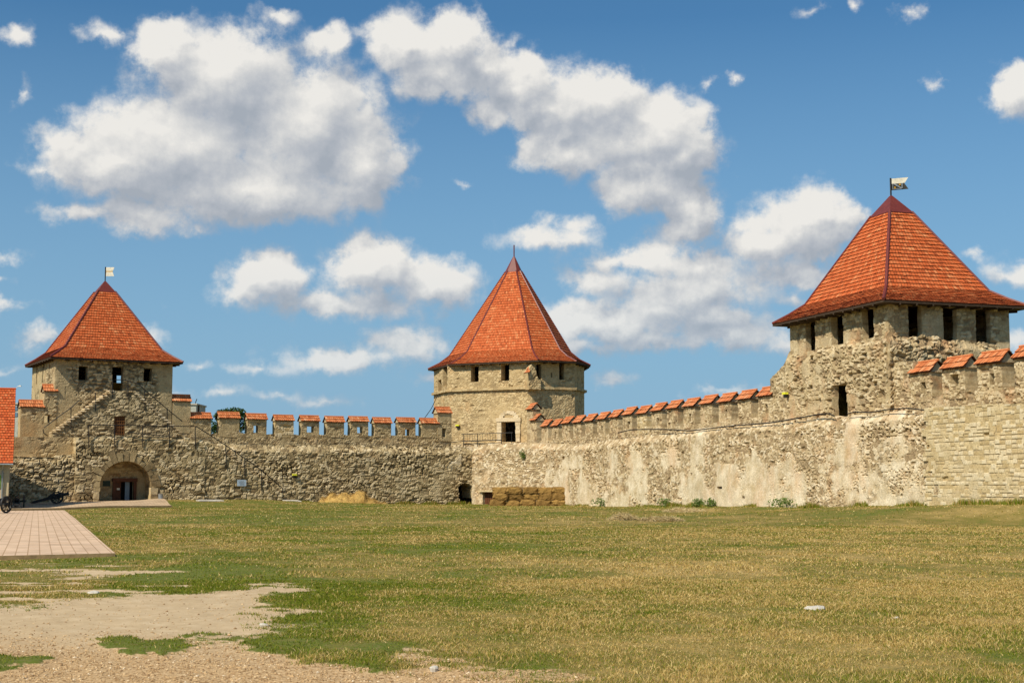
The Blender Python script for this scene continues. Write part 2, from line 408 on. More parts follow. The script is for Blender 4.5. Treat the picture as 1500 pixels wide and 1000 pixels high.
def panel(m, line, s0, s1, zb, top, sty, holes=(), res=.1, thick=.8, back=False, fade=(0, 0), batter=0., lean=0., leanh=.6, cut=None, dmul=None):
    ed = [s0, s1]; zed = []
    for h in holes:
        ed += [h[0], h[1]]; zed += [h[2], h[3]]
    def grid(a, b, keep, extra=()):
        g = np.arange(a, b, res); keep = np.array(sorted(set(list(keep) + [a, b])))
        g = g[np.min(np.abs(g[:, None] - keep[None]), axis=1) > res * .35]
        g = np.unique(np.concatenate([g, keep])); return g[(g >= a - 1e-9) & (g <= b + 1e-9)]
    S = grid(s0, s1, ed)
    zt = np.asarray(top(S), float); zm = zt.max()
    Z = grid(zb, zm, [q for q in zed if zb < q < zm])
    SS, ZZ = np.meshgrid(S, Z, indexing='ij'); ZC = np.minimum(ZZ, np.maximum(zt, zb)[:, None])
    D, tone, mort, pl = sty(SS, ZC)
    if dmul is not None: D = D * dmul
    fd = np.ones_like(D)
    if fade[0]: fd = fd * np.clip((SS - s0) / fade[0], 0, 1)
    if fade[1]: fd = fd * np.clip((s1 - SS) / fade[1], 0, 1)
    D = D * fd + batter * (zm - ZC)
    if lean: D = D - lean * sst(0, 1, 1 - (zt[:, None] - ZC) / leanh) ** 1.0
    V = np.empty(SS.shape + (3,)); V[..., 0] = line.O[0] + line.u[0] * SS + line.n[0] * D; V[..., 1] = line.O[1] + line.u[1] * SS + line.n[1] * D; V[..., 2] = ZC
    ns, nz = SS.shape; idx = np.arange(ns * nz).reshape(ns, nz)
    sc_ = .5 * (S[1:] + S[:-1])[:, None] + 0 * Z[None, 1:]; zc = .5 * (Z[1:] + Z[:-1])[None] + 0 * sc_
    keep = ~((Z[None, :-1] >= zt[:-1, None] - 1e-6) & (Z[None, :-1] >= zt[1:, None] - 1e-6))
    for h in holes: keep &= ~((sc_ > h[0]) & (sc_ < h[1]) & (zc > h[2]) & (zc < h[3]))
    if cut is not None: keep &= ~cut(sc_, zc)
    a = idx[:-1, :-1][keep]; b = idx[1:, :-1][keep]; c = idx[1:, 1:][keep]; d = idx[:-1, 1:][keep]
    Q = np.stack([a, b, c, d], 1)
    Vf = V.reshape(-1, 3)
    NN = ns * nz
    e = np.concatenate([Q[:, [0, 1]], Q[:, [1, 2]], Q[:, [2, 3]], Q[:, [3, 0]]])
    code = e[:, 0] * NN + e[:, 1]; rev = e[:, 1] * NN + e[:, 0]
    bd = e[~np.isin(code, rev)]
    B = np.empty_like(V); B[..., 0] = line.O[0] + line.u[0] * SS - line.n[0] * thick; B[..., 1] = line.O[1] + line.u[1] * SS - line.n[1] * thick; B[..., 2] = ZC
    Bf = B.reshape(-1, 3)
    tn, mo, pf = tone.ravel(), mort.ravel(), pl.ravel()
    m.add(Vf, Q, tone=tn, mort=mo, plas=pf)
    n0 = len(Vf)
    nseg = max(1, int(round(thick / .3)))
    # reveals / ends / tops: several strips deep so they look like masonry too
    ub, inv = np.unique(bd.ravel(), return_inverse=True); inv = inv.reshape(-1, 2)
    lay = []
    for k in range(nseg + 1):
        t = k / nseg; X = Vf[ub] * (1 - t) + Bf[ub] * t
        if 0 < k: X = X + (np.stack([vn(X[:, 0] * 2.2, X[:, 1] * 2.2, X[:, 2] * 2.2, 31 + q) for q in range(3)], 1) - .5) * .07
        lay.append(X)
    L = np.vstack(lay); nb = len(ub); qs = []
    for k in range(nseg):
        qs.append(np.stack([inv[:, 1] + k * nb, inv[:, 0] + k * nb, inv[:, 0] + (k + 1) * nb, inv[:, 1] + (k + 1) * nb], 1))
    tt = np.tile(tn[ub], nseg + 1) * .6 + .3 * vn(L[:, 0] * 3, L[:, 1] * 3, L[:, 2] * 4, 77); pp = np.tile(pf[ub], nseg + 1)
    m.add(L, np.vstack(qs), tone=tt, mort=np.tile(mo[ub], nseg + 1) * .5, plas=pp)
    if back:
        m.add(Bf, Q[:, ::-1], tone=tn, mort=mo, plas=pf)

# ------------------------------------------------------------ roof tiles
def tiles(m, p00, p10, p11, p01, nc, tw=.24, lift=.065, jit=.010, under=True):
    p00, p10, p11, p01 = [np.asarray(q, float) for q in (p00, p10, p11, p01)]
    nrm = np.cross(p10 - p00, p01 - p00); nrm /= np.linalg.norm(nrm)
    for k in range(nc):
        v0, v1 = k / nc, (k + 1.12) / nc; v1 = min(v1, 1.0)
        L0, R0 = p00 + (p01 - p00) * v0, p10 + (p11 - p10) * v0; L1, R1 = p00 + (p01 - p00) * v1, p10 + (p11 - p10) * v1
        w = np.linalg.norm(R0 - L0)
        if w < .05: continue
        n = max(1, int(round(w / tw)))
        t = np.linspace(0, 1, n + 1) + np.concatenate([[0], RNG.normal(0, .04 / n, n - 1) + ((k % 2) - .5) * .5 / n, [0]]) if n > 1 else np.array([0., 1.])
        a, b = t[:-1, None], t[1:, None]
        g = min(.06 / n, .02) * 0 + (.012 / w)
        a = a + g; b = b - g
        lf = (lift + np.abs(RNG.normal(0, jit, n)))[:, None] * nrm
        dz = RNG.normal(0, .008, n)[:, None] * (p01 - p00) / np.linalg.norm(p01 - p00)
        A0 = L0 + (R0 - L0) * a + lf + dz; B0 = L0 + (R0 - L0) * b + lf + dz
        A1 = L1 + (R1 - L1) * a + nrm * .012; B1 = L1 + (R1 - L1) * b + nrm * .012
        A2 = A0 - nrm * (lift + .02); B2 = B0 - nrm * (lift + .02)
        V = np.concatenate([A0, B0, B1, A1]); i = np.arange(n)
        tone = np.clip(RNG.normal(.48, .13, n), 0, 1); tone = np.where(RNG.random(n) < .03, .95, tone)
        m.add(V, np.stack([i, n + i, 2 * n + i, 3 * n + i], 1), tone=np.tile(tone, 4))
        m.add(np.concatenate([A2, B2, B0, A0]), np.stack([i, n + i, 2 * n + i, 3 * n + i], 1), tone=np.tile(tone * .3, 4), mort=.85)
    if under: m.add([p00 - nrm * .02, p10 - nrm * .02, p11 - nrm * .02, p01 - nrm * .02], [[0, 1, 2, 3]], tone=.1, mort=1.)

def saddle_cap(line, s0, s1, thick, ze, zr, ov=.14, nc=2, d0=0.0, over=.10):
    """small tiled saddle roof on a merlon: two slopes, ridge along the wall"""
    m = M()
    f = thick / 2
    F0 = line.p3(s0 - over, ze, d0 + ov); F1 = line.p3(s1 + over, ze, d0 + ov)
    R0 = line.p3(s0 - over, zr, d0 - f); R1 = line.p3(s1 + over, zr, d0 - f)
    B0 = line.p3(s0 - over, ze, d0 - thick - ov); B1 = line.p3(s1 + over, ze, d0 - thick - ov)
    tiles(m, F0, F1, R1, R0, nc, .2, .05, .016); tiles(m, B1, B0, R0, R1, nc, .3, .05, .01)
    m.tube([R0 + [0, 0, .03], R1 + [0, 0, .03]], .07, 6, tone=.55)
    m.add([F0 - [0, 0, .05], F1 - [0, 0, .05], B1 - [0, 0, .05], B0 - [0, 0, .05]], [[0, 3, 2, 1]], tone=.2, mort=.8)
    return m
def gable_fill(m, line, s0, s1, thick, ze, zr, d0=0.0):
    poly = [line.p3(s0 + .02, ze, d0), line.p3(s0 + .02, zr - .1, d0 - thick / 2), line.p3(s0 + .02, ze, d0 - thick)]
    m.prism(poly, np.array([*(line.u * (s1 - s0 - .04)), 0]), tone=.75)

# ------------------------------------------------------------ LEFT CURTAIN WALL
base = LL.p3(LL.s(400), 0)
curtL = thing('curtain_wall', 'brown rubble curtain wall running from the arched gate to the round pointed central tower', 'fortress wall', base)
ST_L = style(.46, .215, .66, .07, 3, plas=.8, plev=.62, pscale=.3, psoft=.15, pit=.045, joint=.19, big=.10, deep=.24)
LS = LL.off(1.25)
m = M()
sG = LS.s(183.5, 713); zG = LS.z(183.5, 713); RG = (LS.s(222.5, 713) - LS.s(144.5, 713)) / 2
arch = lambda s, z: (np.abs(s - sG) < RG) & ((z < zG) | ((s - sG) ** 2 + (z - zG) ** 2 < RG ** 2))
tpL = topf(LL, [(110, 640), (150, 639), (200, 639), (270, 640), (300, 645), (335, 649), (372, 651), (420, 652), (500, 651), (580, 653), (640, 655), (700, 655)], .10, 1)
dk = rect(LL, 671, 691, 707, 742)
zdk = dk[3]; sdk = (dk[0] + dk[1]) / 2; rdk = (dk[1] - dk[0]) / 2
cutL = lambda s, z: arch(s, z) | ((np.abs(s - sdk + .12 * (z - 1)) < rdk) & (z < zdk - .35 * (np.abs(s - sdk) / rdk) ** 2))
sEnd = tj + .3
panel(m, LL, LL.s(285, 690), LL.s(692.5, 690), -1.2, tpL, ST_L, res=.085, thick=2.2, batter=.02, lean=.5, leanh=.7, cut=cutL)
build('rampart', m, MAT['left'], curtL)
m = M()
tpG = topf(LS, [(110, 640), (150, 639), (200, 639), (270, 640), (301, 645)], .05, 1)
panel(m, LS, LS.s(110, 690), LS.s(300.5, 646), -1.2, tpG, style(.5, .25, .8, .065, 4, plas=.8, plev=.58, psoft=.15, pit=.05, joint=.18, big=.12, deep=.2), res=.085, thick=2.2, fade=(.25, 0), batter=.02, lean=.15, leanh=.4, cut=arch)
build('gate_front', m, MAT['left'], curtL)
# outer stretch left of the gate: low revetment, grass ledge, pale parapet band
m = M()
LV = LS.off(-.12)
panel(m, LV, LV.s(-60, 700), LV.s(111, 700), -1.2, topf(LV, [(-60, 668), (20, 667), (50, 669), (80, 668), (112, 664)], .12, 2), style(.46, .21, .7, .06, 8, pit=.04, deep=.1), res=.1, thick=1.2, batter=.03, lean=.3)
build('revetment', m, MAT['left'], curtL)
m = M()
LB = LS.off(-1.0)
panel(m, LB, LB.s(-60, 650), LB.s(111.5, 650), 3.5, topf(LB, [(-60, 640), (112, 639.5)], .03, 3), style(.5, .26, .6, .05, 9, plas=.9, plev=.5), res=.1, thick=.8)
build('parapet_band', m, MAT['octagon'], curtL)
# walkway floor
m = M()
def floor_strip(m, line, s0, s1, d0, d1, zf, n=60, tone=.4):
    S = np.linspace(s0, s1, n); V = []
    for s in S: V += [line.p3(s, float(zf(s)), d0), line.p3(s, float(zf(s)), d1)]
    m.add(V, [[2 * i, 2 * i + 2, 2 * i + 3, 2 * i + 1] for i in range(n - 1)], tone=tone)
zwl = lambda s: float(tpL(np.array([s]))[0]) - .28
floor_strip(m, LS, LS.s(111), LS.s(300), -.2, -LLd - 1.5, lambda s: LS.z(200, 640) - .12)
floor_strip(m, LL, LL.s(290), sEnd + 4, -.35, -LLd - .6, lambda s: zwl(min(s, sEnd - .2)))
floor_strip(m, LS, LS.s(-60), LS.s(111), -.3, -1.2, lambda s: LS.z(40, 669))
floor_strip(m, LS, LS.s(-60), LS.s(112), -1.3, -LLd - 1.6, lambda s: LL.z(60, 641))
build('walkway', m, MAT['leftupper'], curtL)
# parapet with merlons
ST_P = style(.38, .2, .7, .05, 12, plas=.75, plev=.54, pscale=.5, psoft=.15, big=.06, pit=.03)
gapz = [(245, 640), (262, 634), (300, 635.5), (350, 633), (400, 636), (460, 637), (520, 637.5), (600, 638), (661, 640)]
m = M()
slit = rect(LM, 647, 653, 627, 642)
panel(m, LM, LM.s(252), LM.s(661), 4.6, topf(LM, gapz, .10, 4), ST_P, holes=[rect(LM, 266.5, 277, 617, 632)], res=.09, thick=.75, back=True)
build('parapet', m, MAT['leftupper'], curtL)
LMERL = [(279, 309, 604, None), (321, 350.5, 604, None), (362.5, 390.5, 606, (371.5, 378.5, 623, 633.5)), (403, 430, 607, None), (441.5, 467.5, 607.7, (449.5, 460, 624, 633)),
         (478.5, 504, 609, None), (513.5, 539.3, 610, (523, 531.5, 625, 634)), (548.5, 573, 610.8, None), (583.5, 608.5, 612, (593.5, 600, 628.5, 638)), (617.5, 642, 612.8, None)]
TH = .75
for i, (x0, x1, yr, hole) in enumerate(LMERL):
    s0, s1 = LM.s(x0, 620), LM.s(x1, 620); zr = LM.z((x0 + x1) / 2, yr) + random.uniform(-.07, .07); ze = zr - .52 + random.uniform(-.05, .05)
    m = M(); zb = LM.z((x0 + x1) / 2, 640)
    sty = style(.40, .2, .35 if i == 3 else .7, .035, 20 + i, plas=.0 if i == 3 else .75, plev=.50, pscale=.6, psoft=.2, big=.05, ash=(i == 3), pit=.02)
    panel(m, LM.off(.03), s0, s1, zb, flat(ze), sty, holes=[rect(LM, *hole)] if hole else [], res=.08, thick=TH, back=True)
    gable_fill(m, LM, s0, s1, TH, ze, zr)
    mo = build('merlon', m, MAT['ashlar'] if i == 3 else MAT['leftupper'], curtL)
    if i == 3: mo['label'] = 'merlon rebuilt in pale squared blocks'
    build('tile_cap', saddle_cap(LM, s0, s1, TH, ze, zr, .16), MAT['tile2'], mo)
# taller stepped blocks: beside the gate tower (left and right) and beside the central tower
for (x0, x1, yr, nm) in ((30, 64, 586, 0), (64, 82.5, 563, 1), (253, 279, 578, 2), (641, 661, 596, 3)):
    s0, s1 = LM.s(x0, 600), LM.s(x1, 600); zr = LM.z((x0 + x1) / 2, yr); ze = zr - .62
    m = M(); hs = []
    if nm == 0: hs = [(LM.s(64.2, 613) - .001, LM.s(64.25, 613), 7, 7.01)][:0]
    if nm == 3: hs = [slit]
    panel(m, LM.off(.05), s0, s1, LM.z(150, 642) if nm < 2 else LM.z((x0 + x1) / 2, 634 if nm == 2 else 646), flat(ze),
          style(.42, .22, .7, .05, 40 + nm, plas=.9, plev=.42, pscale=.5, big=.05), holes=hs + ([rect(LM, 64.8, 73, 607.5, 619)] if nm == 1 else []), res=.09, thick=1.0, back=True)
    gable_fill(m, LM, s0, s1, 1.0, ze, zr)
    mo = build('stepped_block', m, MAT['leftupper'], curtL)
    build('tile_cap', saddle_cap(LM, s0, s1, 1.0, ze, zr, .16, 2), MAT['tile2'], mo)
# gate: voussoir ring, inner wall, door
m = M(); nV = 15
for k in range(nV):
    a0 = math.pi * k / nV; a1 = math.pi * (k + 1) / nV; am = (a0 + a1) / 2
    rr = RG + .55 + RNG.uniform(-.25, .3); ri = RG - .06
    big_ = .35 if k in (7, 9) else 0
    pts = [(sG + ri * math.cos(a0 + .012), zG + ri * math.sin(a0 + .012)), (sG + (rr + big_) * math.cos(a0 + .015), zG + (rr + big_) * math.sin(a0 + .015)),
           (sG + (rr + big_) * math.cos(a1 - .015), zG + (rr + big_) * math.sin(a1 - .015)), (sG + ri * math.cos(a1 - .012), zG + ri * math.sin(a1 - .012))]
    m.prism([LS.p3(s, z, .16 + RNG.uniform(-.06, .05)) for s, z in pts][::-1], np.array([*(-LS.n * .7), 0]), tone=RNG.uniform(.0, .45))
for sd in (-1, 1):
    zz = -.6
    while zz < zG:
        hh = min(RNG.uniform(.4, .65), zG - zz)
        c = LS.p3(sG + sd * (RG + .2), zz + hh / 2, 0)
        m.box(c - np.array([*(LS.n * .12), 0]), (.22 + RNG.uniform(-.06, .12), .3, hh / 2 - .012), LL.u, jit=.03, tone=RNG.uniform(.3, .8)); zz += hh
gate_ring = build('gate_arch', m, MAT['left'], curtL)
LG = LS.off(-2.1)
m = M()
dr = rect(LG, 168, 195.5, 704, 745)
panel(m, LG, sG - RG - .3, sG + RG + .3, -1.2, flat(zG + RG + .3), style(.5, .3, .6, .05, 55, plas=1, plev=.45, pscale=.5), holes=[dr], res=.1, thick=.5)
build('gate_back_wall', m, MAT['leftupper'], curtL)
m = M(); sm = (dr[0] + dr[1]) / 2; hw = (dr[1] - dr[0]) / 2
m.box(LG.p3(sm, dr[3] + .08, .06), (hw + .28, .16, .16), LL.u, tone=.4)
for sd in (-1, 1): m.box(LG.p3(sm + sd * (hw + .1), dr[3] / 2 - .3, .06), (.12, .12, dr[3] / 2 + .29), LL.u)
fr = build('door_frame', m, MAT['door'], curtL)
m = M()
m.box(LG.p3(dr[0] + .28, dr[3] / 2 - .3, -.1), (.27, .035, dr[3] / 2 + .28), LL.u)
for q in range(3): m.box(LG.p3(dr[0] + .28, .5 + q * .65, -.05), (.2, .03, .02), LL.u)
dl = build('door_leaf', m, MAT['door'], curtL)
m = M(); m.box(LG.p3(dr[0] + .32, 1.35, -.058), (.13, .012, .09), LL.u); build('door_notice', m, MAT['cream'], curtL)
m = M(); m.box(LG.p3(sm, 1, -.9), (hw + .5, .02, 2.6), LL.u); build('passage_darkness', m, MAT['dark'], curtL)  # near-black sheet, painted shade at the back of the passage
m = M(); m.box(LG.p3(dr[1] - .5, dr[3] / 2 - .3, -.3), (.2, .02, dr[3] / 2 + .2), LL.u); build('glass_leaf', m, MAT['glass'], curtL)
m = M(); t, z = LG.sz(156, 708); m.box(LG.p3(t, z, .07), (.32, .025, .24), LL.u)
gb = tag(build('notice_board', m, MAT['green']), 'small dark green board on the wall inside the gate arch', 'board')
# near-black plates that paint the shade inside the corner doorway
m = M(); m.box(LL.p3(sdk, 1.0, -2.6), (1.6, .05, 2.6), LL.u); m.box(LL.p3(LL.s(692.5, 690) + .1, 1.0, -1.45), (.05, 1.1, 2.6), LL.u); build('doorway_shade', m, MAT['dark'], curtL)

# lower stair against the left wall
stairL = thing('stone_staircase', 'rough stone staircase climbing against the left wall right of the gate', 'staircase', LS.p3(LS.s(370), 0))
m = M(); s0, z0_ = LS.sz(300, 646); s1, z1_ = LS.sz(424, 731.5); nst = 26
def stepf(sa, za, sb, zb_, n):
    def f(s):
        t = np.clip((np.asarray(s) - sa) / (sb - sa), 0, .9999); return za + (zb_ - za) * (np.floor(t * n) / n)
    return f
panel(m, LS, s0, s1, -1.0, stepf(s0, z0_, s1, z1_, nst), style(.5, .27, .6, .07, 61, big=.05, pit=.04), res=.09, thick=1.2, fade=(.1, .1))
build('steps', m, MAT['left'], stairL)
tag(build('stone_slab', (lambda m: (m.box([*LS.p(LS.s(424, 733), .6), tz1(LS.p(LS.s(424, 733), .6)) + .06], (.75, .5, .09), LS.u, jit=.04), m)[1])(M()), MAT['slab']), 'pale limestone slab lying at the foot of the left stair', 'slab')

# gate tower stair (double flight) on the terrace
LT = LM.off(1.35)
stairT = thing('stone_staircase', 'double flight of stone steps rising to the high door of the gate tower', 'staircase', LT.p3(LT.s(175), LT.z(175, 640)))
m = M()
za = LT.z(178, 573); zb0 = LT.z(78, 637.5); zb1 = LT.z(262, 637.5)
sa, sb, sc0, sd_ = LT.s(76), LT.s(164), LT.s(191), LT.s(266)
def twof(s):
    s = np.asarray(s, float); n = 17
    t1 = np.clip((s - sa) / (sb - sa), 0, .9999); t2 = np.clip((sd_ - s) / (sd_ - sc0), 0, .9999)
    zl = zb0 + (za - zb0) * np.floor(t1 * n + 1) / n; zr = zb1 + (za - zb1) * np.floor(t2 * n + 1) / n
    return np.minimum(np.minimum(zl, zr), za)
gd = rect(LT, 167, 183.5, 609.5, 637.5)
panel(m, LT, sa, sd_, LT.z(170, 645), twof, style(.5, .2, .6, .06, 64, big=.05, pit=.05), holes=[gd], res=.09, thick=1.3)
build('steps', m, MAT['gate'], stairT)
m = M()
for k in range(17):
    for (e0, e1, zq) in ((sa, sb, zb0), (sd_, sc0, zb1)):
        c0_ = e0 + (e1 - e0) * (k + .5) / 17; hw_ = abs(e1 - e0) / 34
        m.box(LT.p3(c0_, zq + (za - zq) * (k + 1) / 17 + .03, -.55), (hw_ + .04, .66 + RNG.uniform(-.03, .06), .045), LT.u, jit=.012, tone=RNG.uniform(.5, 1.))
build('treads', m, MAT['right'], stairT)  # paler stone than the steps, so the colour imitates sunlit tops
m = M(); gm = (gd[0] + gd[1]) / 2
for k in range(5): m.tube([LT.p3(gd[0] + (gd[1] - gd[0]) * (k + .5) / 5, gd[2], -.1), LT.p3(gd[0] + (gd[1] - gd[0]) * (k + .5) / 5, gd[3], -.1)], .022, 4)
for k in range(6): zz = gd[2] + (gd[3] - gd[2]) * (k + .5) / 6; m.tube([LT.p3(gd[0], zz, -.1), LT.p3(gd[1], zz, -.1)], .022, 4)
build('grille', m, MAT['rust'], stairT)
m = M(); m.box(LT.p3(gm, (gd[2] + gd[3]) / 2, -.3), ((gd[1] - gd[0]) / 2 + .1, .03, (gd[3] - gd[2]) / 2 + .1), LT.u); build('plank_door', m, MAT['door'], stairT)

# ------------------------------------------------------------ towers
def face_lines(poly):
    n = len(poly); out = []
    for i in range(n):
        a = np.array(poly[i]); b = np.array(poly[(i + 1) % n]); out.append((Line(a, b - a), np.linalg.norm(b - a)))
    return out
def roof(parent, eave, ze, apex, prof, capt, nct, tilew, matt, fascia=.14, hipr=.11, hips=True, body=None):
    """eave: polygon; prof: list of (scale, height fraction, courses); capt: scale where the metal cap starts"""
    ax = np.array(apex[:2]); n = len(eave); zt = apex[2]
    def ring(t, fz, i): e = np.array(eave[i % n]); q = ax + t * (e - ax); zz = ze[i % n] + (zt - ze[i % n]) * fz; return np.array([q[0], q[1], zz])
    m = M()
    for i in range(n):
        for k in range(len(prof) - 1):
            t0, f0, c = prof[k]; t1, f1, _ = prof[k + 1]
            tiles(m, ring(t0, f0, i), ring(t0, f0, i + 1), ring(t1, f1, i + 1), ring(t1, f1, i), c, tilew)
    ro = build('roof', m, matt, parent)
    # boarded eaves
    m = M()
    for i in range(n):
        a, b = ring(1, 0, i), ring(1, 0, i + 1); ai, bi = ring(.8, 0, i), ring(.8, 0, i + 1)
        d = np.array([0, 0, fascia])
        m.add([a - d, b - d, b - d * .2, a - d * .2], [[0, 1, 2, 3]])
        m.add([a - d, b - d, bi - d * .9, ai - d * .9], [[0, 3, 2, 1]])
        L = np.linalg.norm(b - a); q = int(L / 1.1)
        for j in range(1, q):
            p = a + (b - a) * j / q; pi_ = ai + (bi - ai) * j / q
            m.tube([p - d * 1.3, pi_ - d * 1.3], .07, 4)
    build('eaves', m, MAT['wood'], ro)
    if hips:
        for i in range(n):
            m = M(); pts = [ring(t, f, i) + [0, 0, .05] for t, f, _ in prof]
            m.tube(pts, hipr, 6); build('hip_flashing', m, MAT['redmetal'], ro)
    m = M(); t0, f0, _ = prof[-1]
    V = [ring(t0 * 1.12, f0 - .006, i) for i in range(n)]; V2 = [ring(.012, 1.0, i) for i in range(n)]
    m.add(V + V2, [[i, (i + 1) % n, n + (i + 1) % n, n + i] for i in range(n)])
    build('roof_cap', m, MAT['redmetal'], ro)
    return ro

# ---- gate tower (left)
fl, fr_ = LM.s(80, 560), LM.s(252.5, 560); W = fr_ - fl
Dp = 10.2
gt = thing('gate_tower', 'square stone tower above the arched gate with small pale flag on its red roof', 'tower', LM.p3((fl + fr_) / 2, 4, -Dp / 2))
pts = [LM.p(fl), LM.p(fr_), LM.p(fr_, -Dp), LM.p(fl, -Dp)]
zeL = LM.off(.8).z(74, 522.5) ; zeT = zeL - .02
FL = face_lines(pts)
STg = style(.46, .23, .65, .075, 71, plas=.8, plev=.52, pscale=.22, pit=.08, big=.06,
            pbias=lambda s, z: .17 * sst(2.0, .6, s) + .13 * sst(W - 1.6, W - .6, s) + .2 * sst(12.1, 12.6, z) - .16 * sst(1.5, 3, s) * sst(W - 1.5, W - 3, s))
hf = [rect(LM, 115, 128.5, 536, 556.5), rect(LM, 164, 180.5, 537, 572), rect(LM, 210.5, 223, 539, 558.5), rect(LM, 89, 92.5, 545, 550), rect(LM, 244.5, 248, 545, 550)]
hf = [(a - fl, b - fl, c, d) for a, b, c, d in hf]
m = M(); zb = LM.z(170, 646)
L0, w0 = FL[0]
panel(m, L0, 0, w0, zb, flat(zeT), STg, holes=hf, res=.085, thick=.9, fade=(.12, .12))
L3, w3 = FL[3]
sl = []
for k in range(3):
    c = w3 * (.22 + .27 * k); sl.append((c - .22, c + .22, zeT - 1.9, zeT - .35))
panel(m, L3, 0, w3, zb, flat(zeT), style(.45, .24, .6, .05, 72, plas=.9, plev=.45, big=.05), holes=sl, res=.1, thick=.9, fade=(.12, .12))
L1, w1 = FL[1]; panel(m, L1, 0, w1, zb, flat(zeT), style(.45, .24, .6, .05, 73, plas=.9, plev=.45, big=.05), res=.14, thick=.9, fade=(.12, .12))
L2, w2 = FL[2]
# back wall has an opening that lets the sky show through the front door
dcx = (hf[1][0] + hf[1][1]) / 2
pd = LM.p(fl + dcx); dirv = pd / np.linalg.norm(pd); kk = np.linalg.solve(np.array([[L2.u[0], -dirv[0]], [L2.u[1], -dirv[1]]]), -L2.O)
zsee0, zsee1 = H + (LM.z(172, 571) - H) * np.linalg.norm(L2.p(kk[0])) / np.linalg.norm(pd), H + (LM.z(172, 550) - H) * np.linalg.norm(L2.p(kk[0])) / np.linalg.norm(pd)
panel(m, L2, 0, w2, zb, flat(zeT), style(.45, .24, .6, .05, 74, big=.05), holes=[(kk[0] - .45, kk[0] + .25, zsee0, zsee1)], res=.14, thick=.6, fade=(.12, .12))
m.add([np.array([*q, zsee0 - .02]) for q in pts], [[0, 1, 2, 3]], tone=.1)
build('tower_wall', m, MAT['gate'], gt)
ctr = sum(pts) / 4
ev = [LM.p(fl - .6, .75), LM.p(fr_ + .75, .75), LM.p(fr_ + .75, -Dp - .35), LM.p(fl - .6, -Dp - .35)]
zap = P(154, 412, ctr[1])[2]; px_ap = ctr[0] / ctr[1] * F
apx = P(154, 412, ctr[1])
rgt = roof(gt, ev, [zeL] * 4, (apx[0], apx[1], zap), [(1, 0, 5), (.865, .068, 5), (.735, .145, 22), (.13, .865, 0)], .13, 0, .24, MAT['tile'])
def banner(parent, apex, px, ytip, yb, Y, w, hgt, kind_):
    t = thing  # weathervane parts hang on the roof
    m = M(); top = P(px, ytip, Y)[2]
    m.tube([np.array(apex) - [0, 0, .3], [apex[0], apex[1], top]], .05, 6)
    po = build('flagpole', m, MAT['iron'], parent); return top
top = banner(gt, apx, 154, 391, 0, apx[1], 0, 0, 0)
def flagpoly(m, o, w, z0, z1, notch, skew, rng, ax=(1, 0)):
    u = np.array([ax[0], ax[1], 0.0]); o = np.array(o)
    a, b = rng
    def pt(x, f): return o + u * x + np.array([0, 0, z0 + (z1 - z0) * f + skew * x])
    xe = lambda f: w - notch * (1 - abs(2 * f - 1))
    fs = [a] + ([.5] if a < .5 < b else []) + [b]
    poly = [pt(.03, a)] + [pt(xe(f), f) for f in fs] + [pt(.03, b)]
    d = np.array([-ax[1], ax[0], 0]) * .025
    m.prism([p for p in poly], d)
fw = 13 / F * apx[1]; fz0, fz1 = P(154, 404.5, apx[1])[2], P(154, 391.5, apx[1])[2]
for (a, b, mt) in ((0, .48, 'cream'), (.48, .58, 'gold'), (.58, 1, 'cream')):
    m = M(); flagpoly(m, (apx[0], apx[1], 0), fw, fz0, fz1, fw * .18, 0, (a, b)); build('flag', m, MAT[mt], gt)

# ---- central polygonal tower
def bodyV(px, Y): q = P(px, 570, Y); return q[:2]
CV = [bodyV(635.5, 161.1), bodyV(656, 155.1), bodyV(779, 150.4), bodyV(842, 152.2), bodyV(855.8, 156.1), np.array([7.2, 162.]), np.array([1.5, 165.5]), np.array([-5.8, 165.])]
ct = thing('round_tower', 'many-sided stone tower under a tall cone of red tiles where the two walls meet', 'tower', (0, 158, 4))
zeC = 14.75
STc = style(.40, .2, .6, .04, 81, plas=.8, plev=.53, pscale=.35, psoft=.2, pit=.012, big=.06, proug=.65)
STc2 = style(.36, .18, .6, .035, 82, plas=.8, plev=.49, pscale=.35, psoft=.2, pit=.02, big=.05, proug=.65)
m = M()
for i, (ln, w) in enumerate(face_lines(CV)):
    hs = []
    if i == 0: hs = [rect(ln, 642, 647.3, 556, 573), rect(ln, 649.5, 655.5, 534, 566)]
    if i == 1: hs = [rect(ln, 690, 701.3, 536, 559), rect(ln, 734, 746, 533, 557.5), rect(ln, 735, 756, 617.5, 647)]
    if i == 2: hs = [rect(ln, 785.5, 793, 533, 555), rect(ln, 819, 826.5, 530, 556), rect(ln, 807, 809, 546, 553)]
    hs = [(max(a, .05), min(b, w - .05), c, min(d, zeC - .15)) for a, b, c, d in hs]
    panel(m, ln, 0, w, 3.5, flat(zeC), STc if i != 2 else STc2, holes=hs, res=.09 if i in (1, 2) else .13, thick=.9, fade=(.12, .12))
m.add([np.array([*q, 4.2]) for q in CV], None, [[0, k, k + 1] for k in range(1, 7)], tone=.1)
cw = build('tower_wall', m, MAT['octagon'], ct)
m = M(); cc = np.array([.1, 158.])
zc0 = face_lines(CV)[1][0].z(715, 570)
for i, (ln, w) in enumerate(face_lines(CV)):
    n_ = max(2, int(w / .6)); 
    for j in range(n_):
        s0, s1 = w * j / n_ - .1 * (j == 0), w * (j + 1) / n_ + .1 * (j == n_ - 1)
        m.box(ln.p3((s0 + s1) / 2, zc0 + RNG.uniform(-.02, .02), .06), ((s1 - s0) / 2 - .004, .2 + RNG.uniform(-.03, .03), .13), ln.u, tone=RNG.uniform(.2, .8))
build('cornice', m, MAT['octagon'], ct)
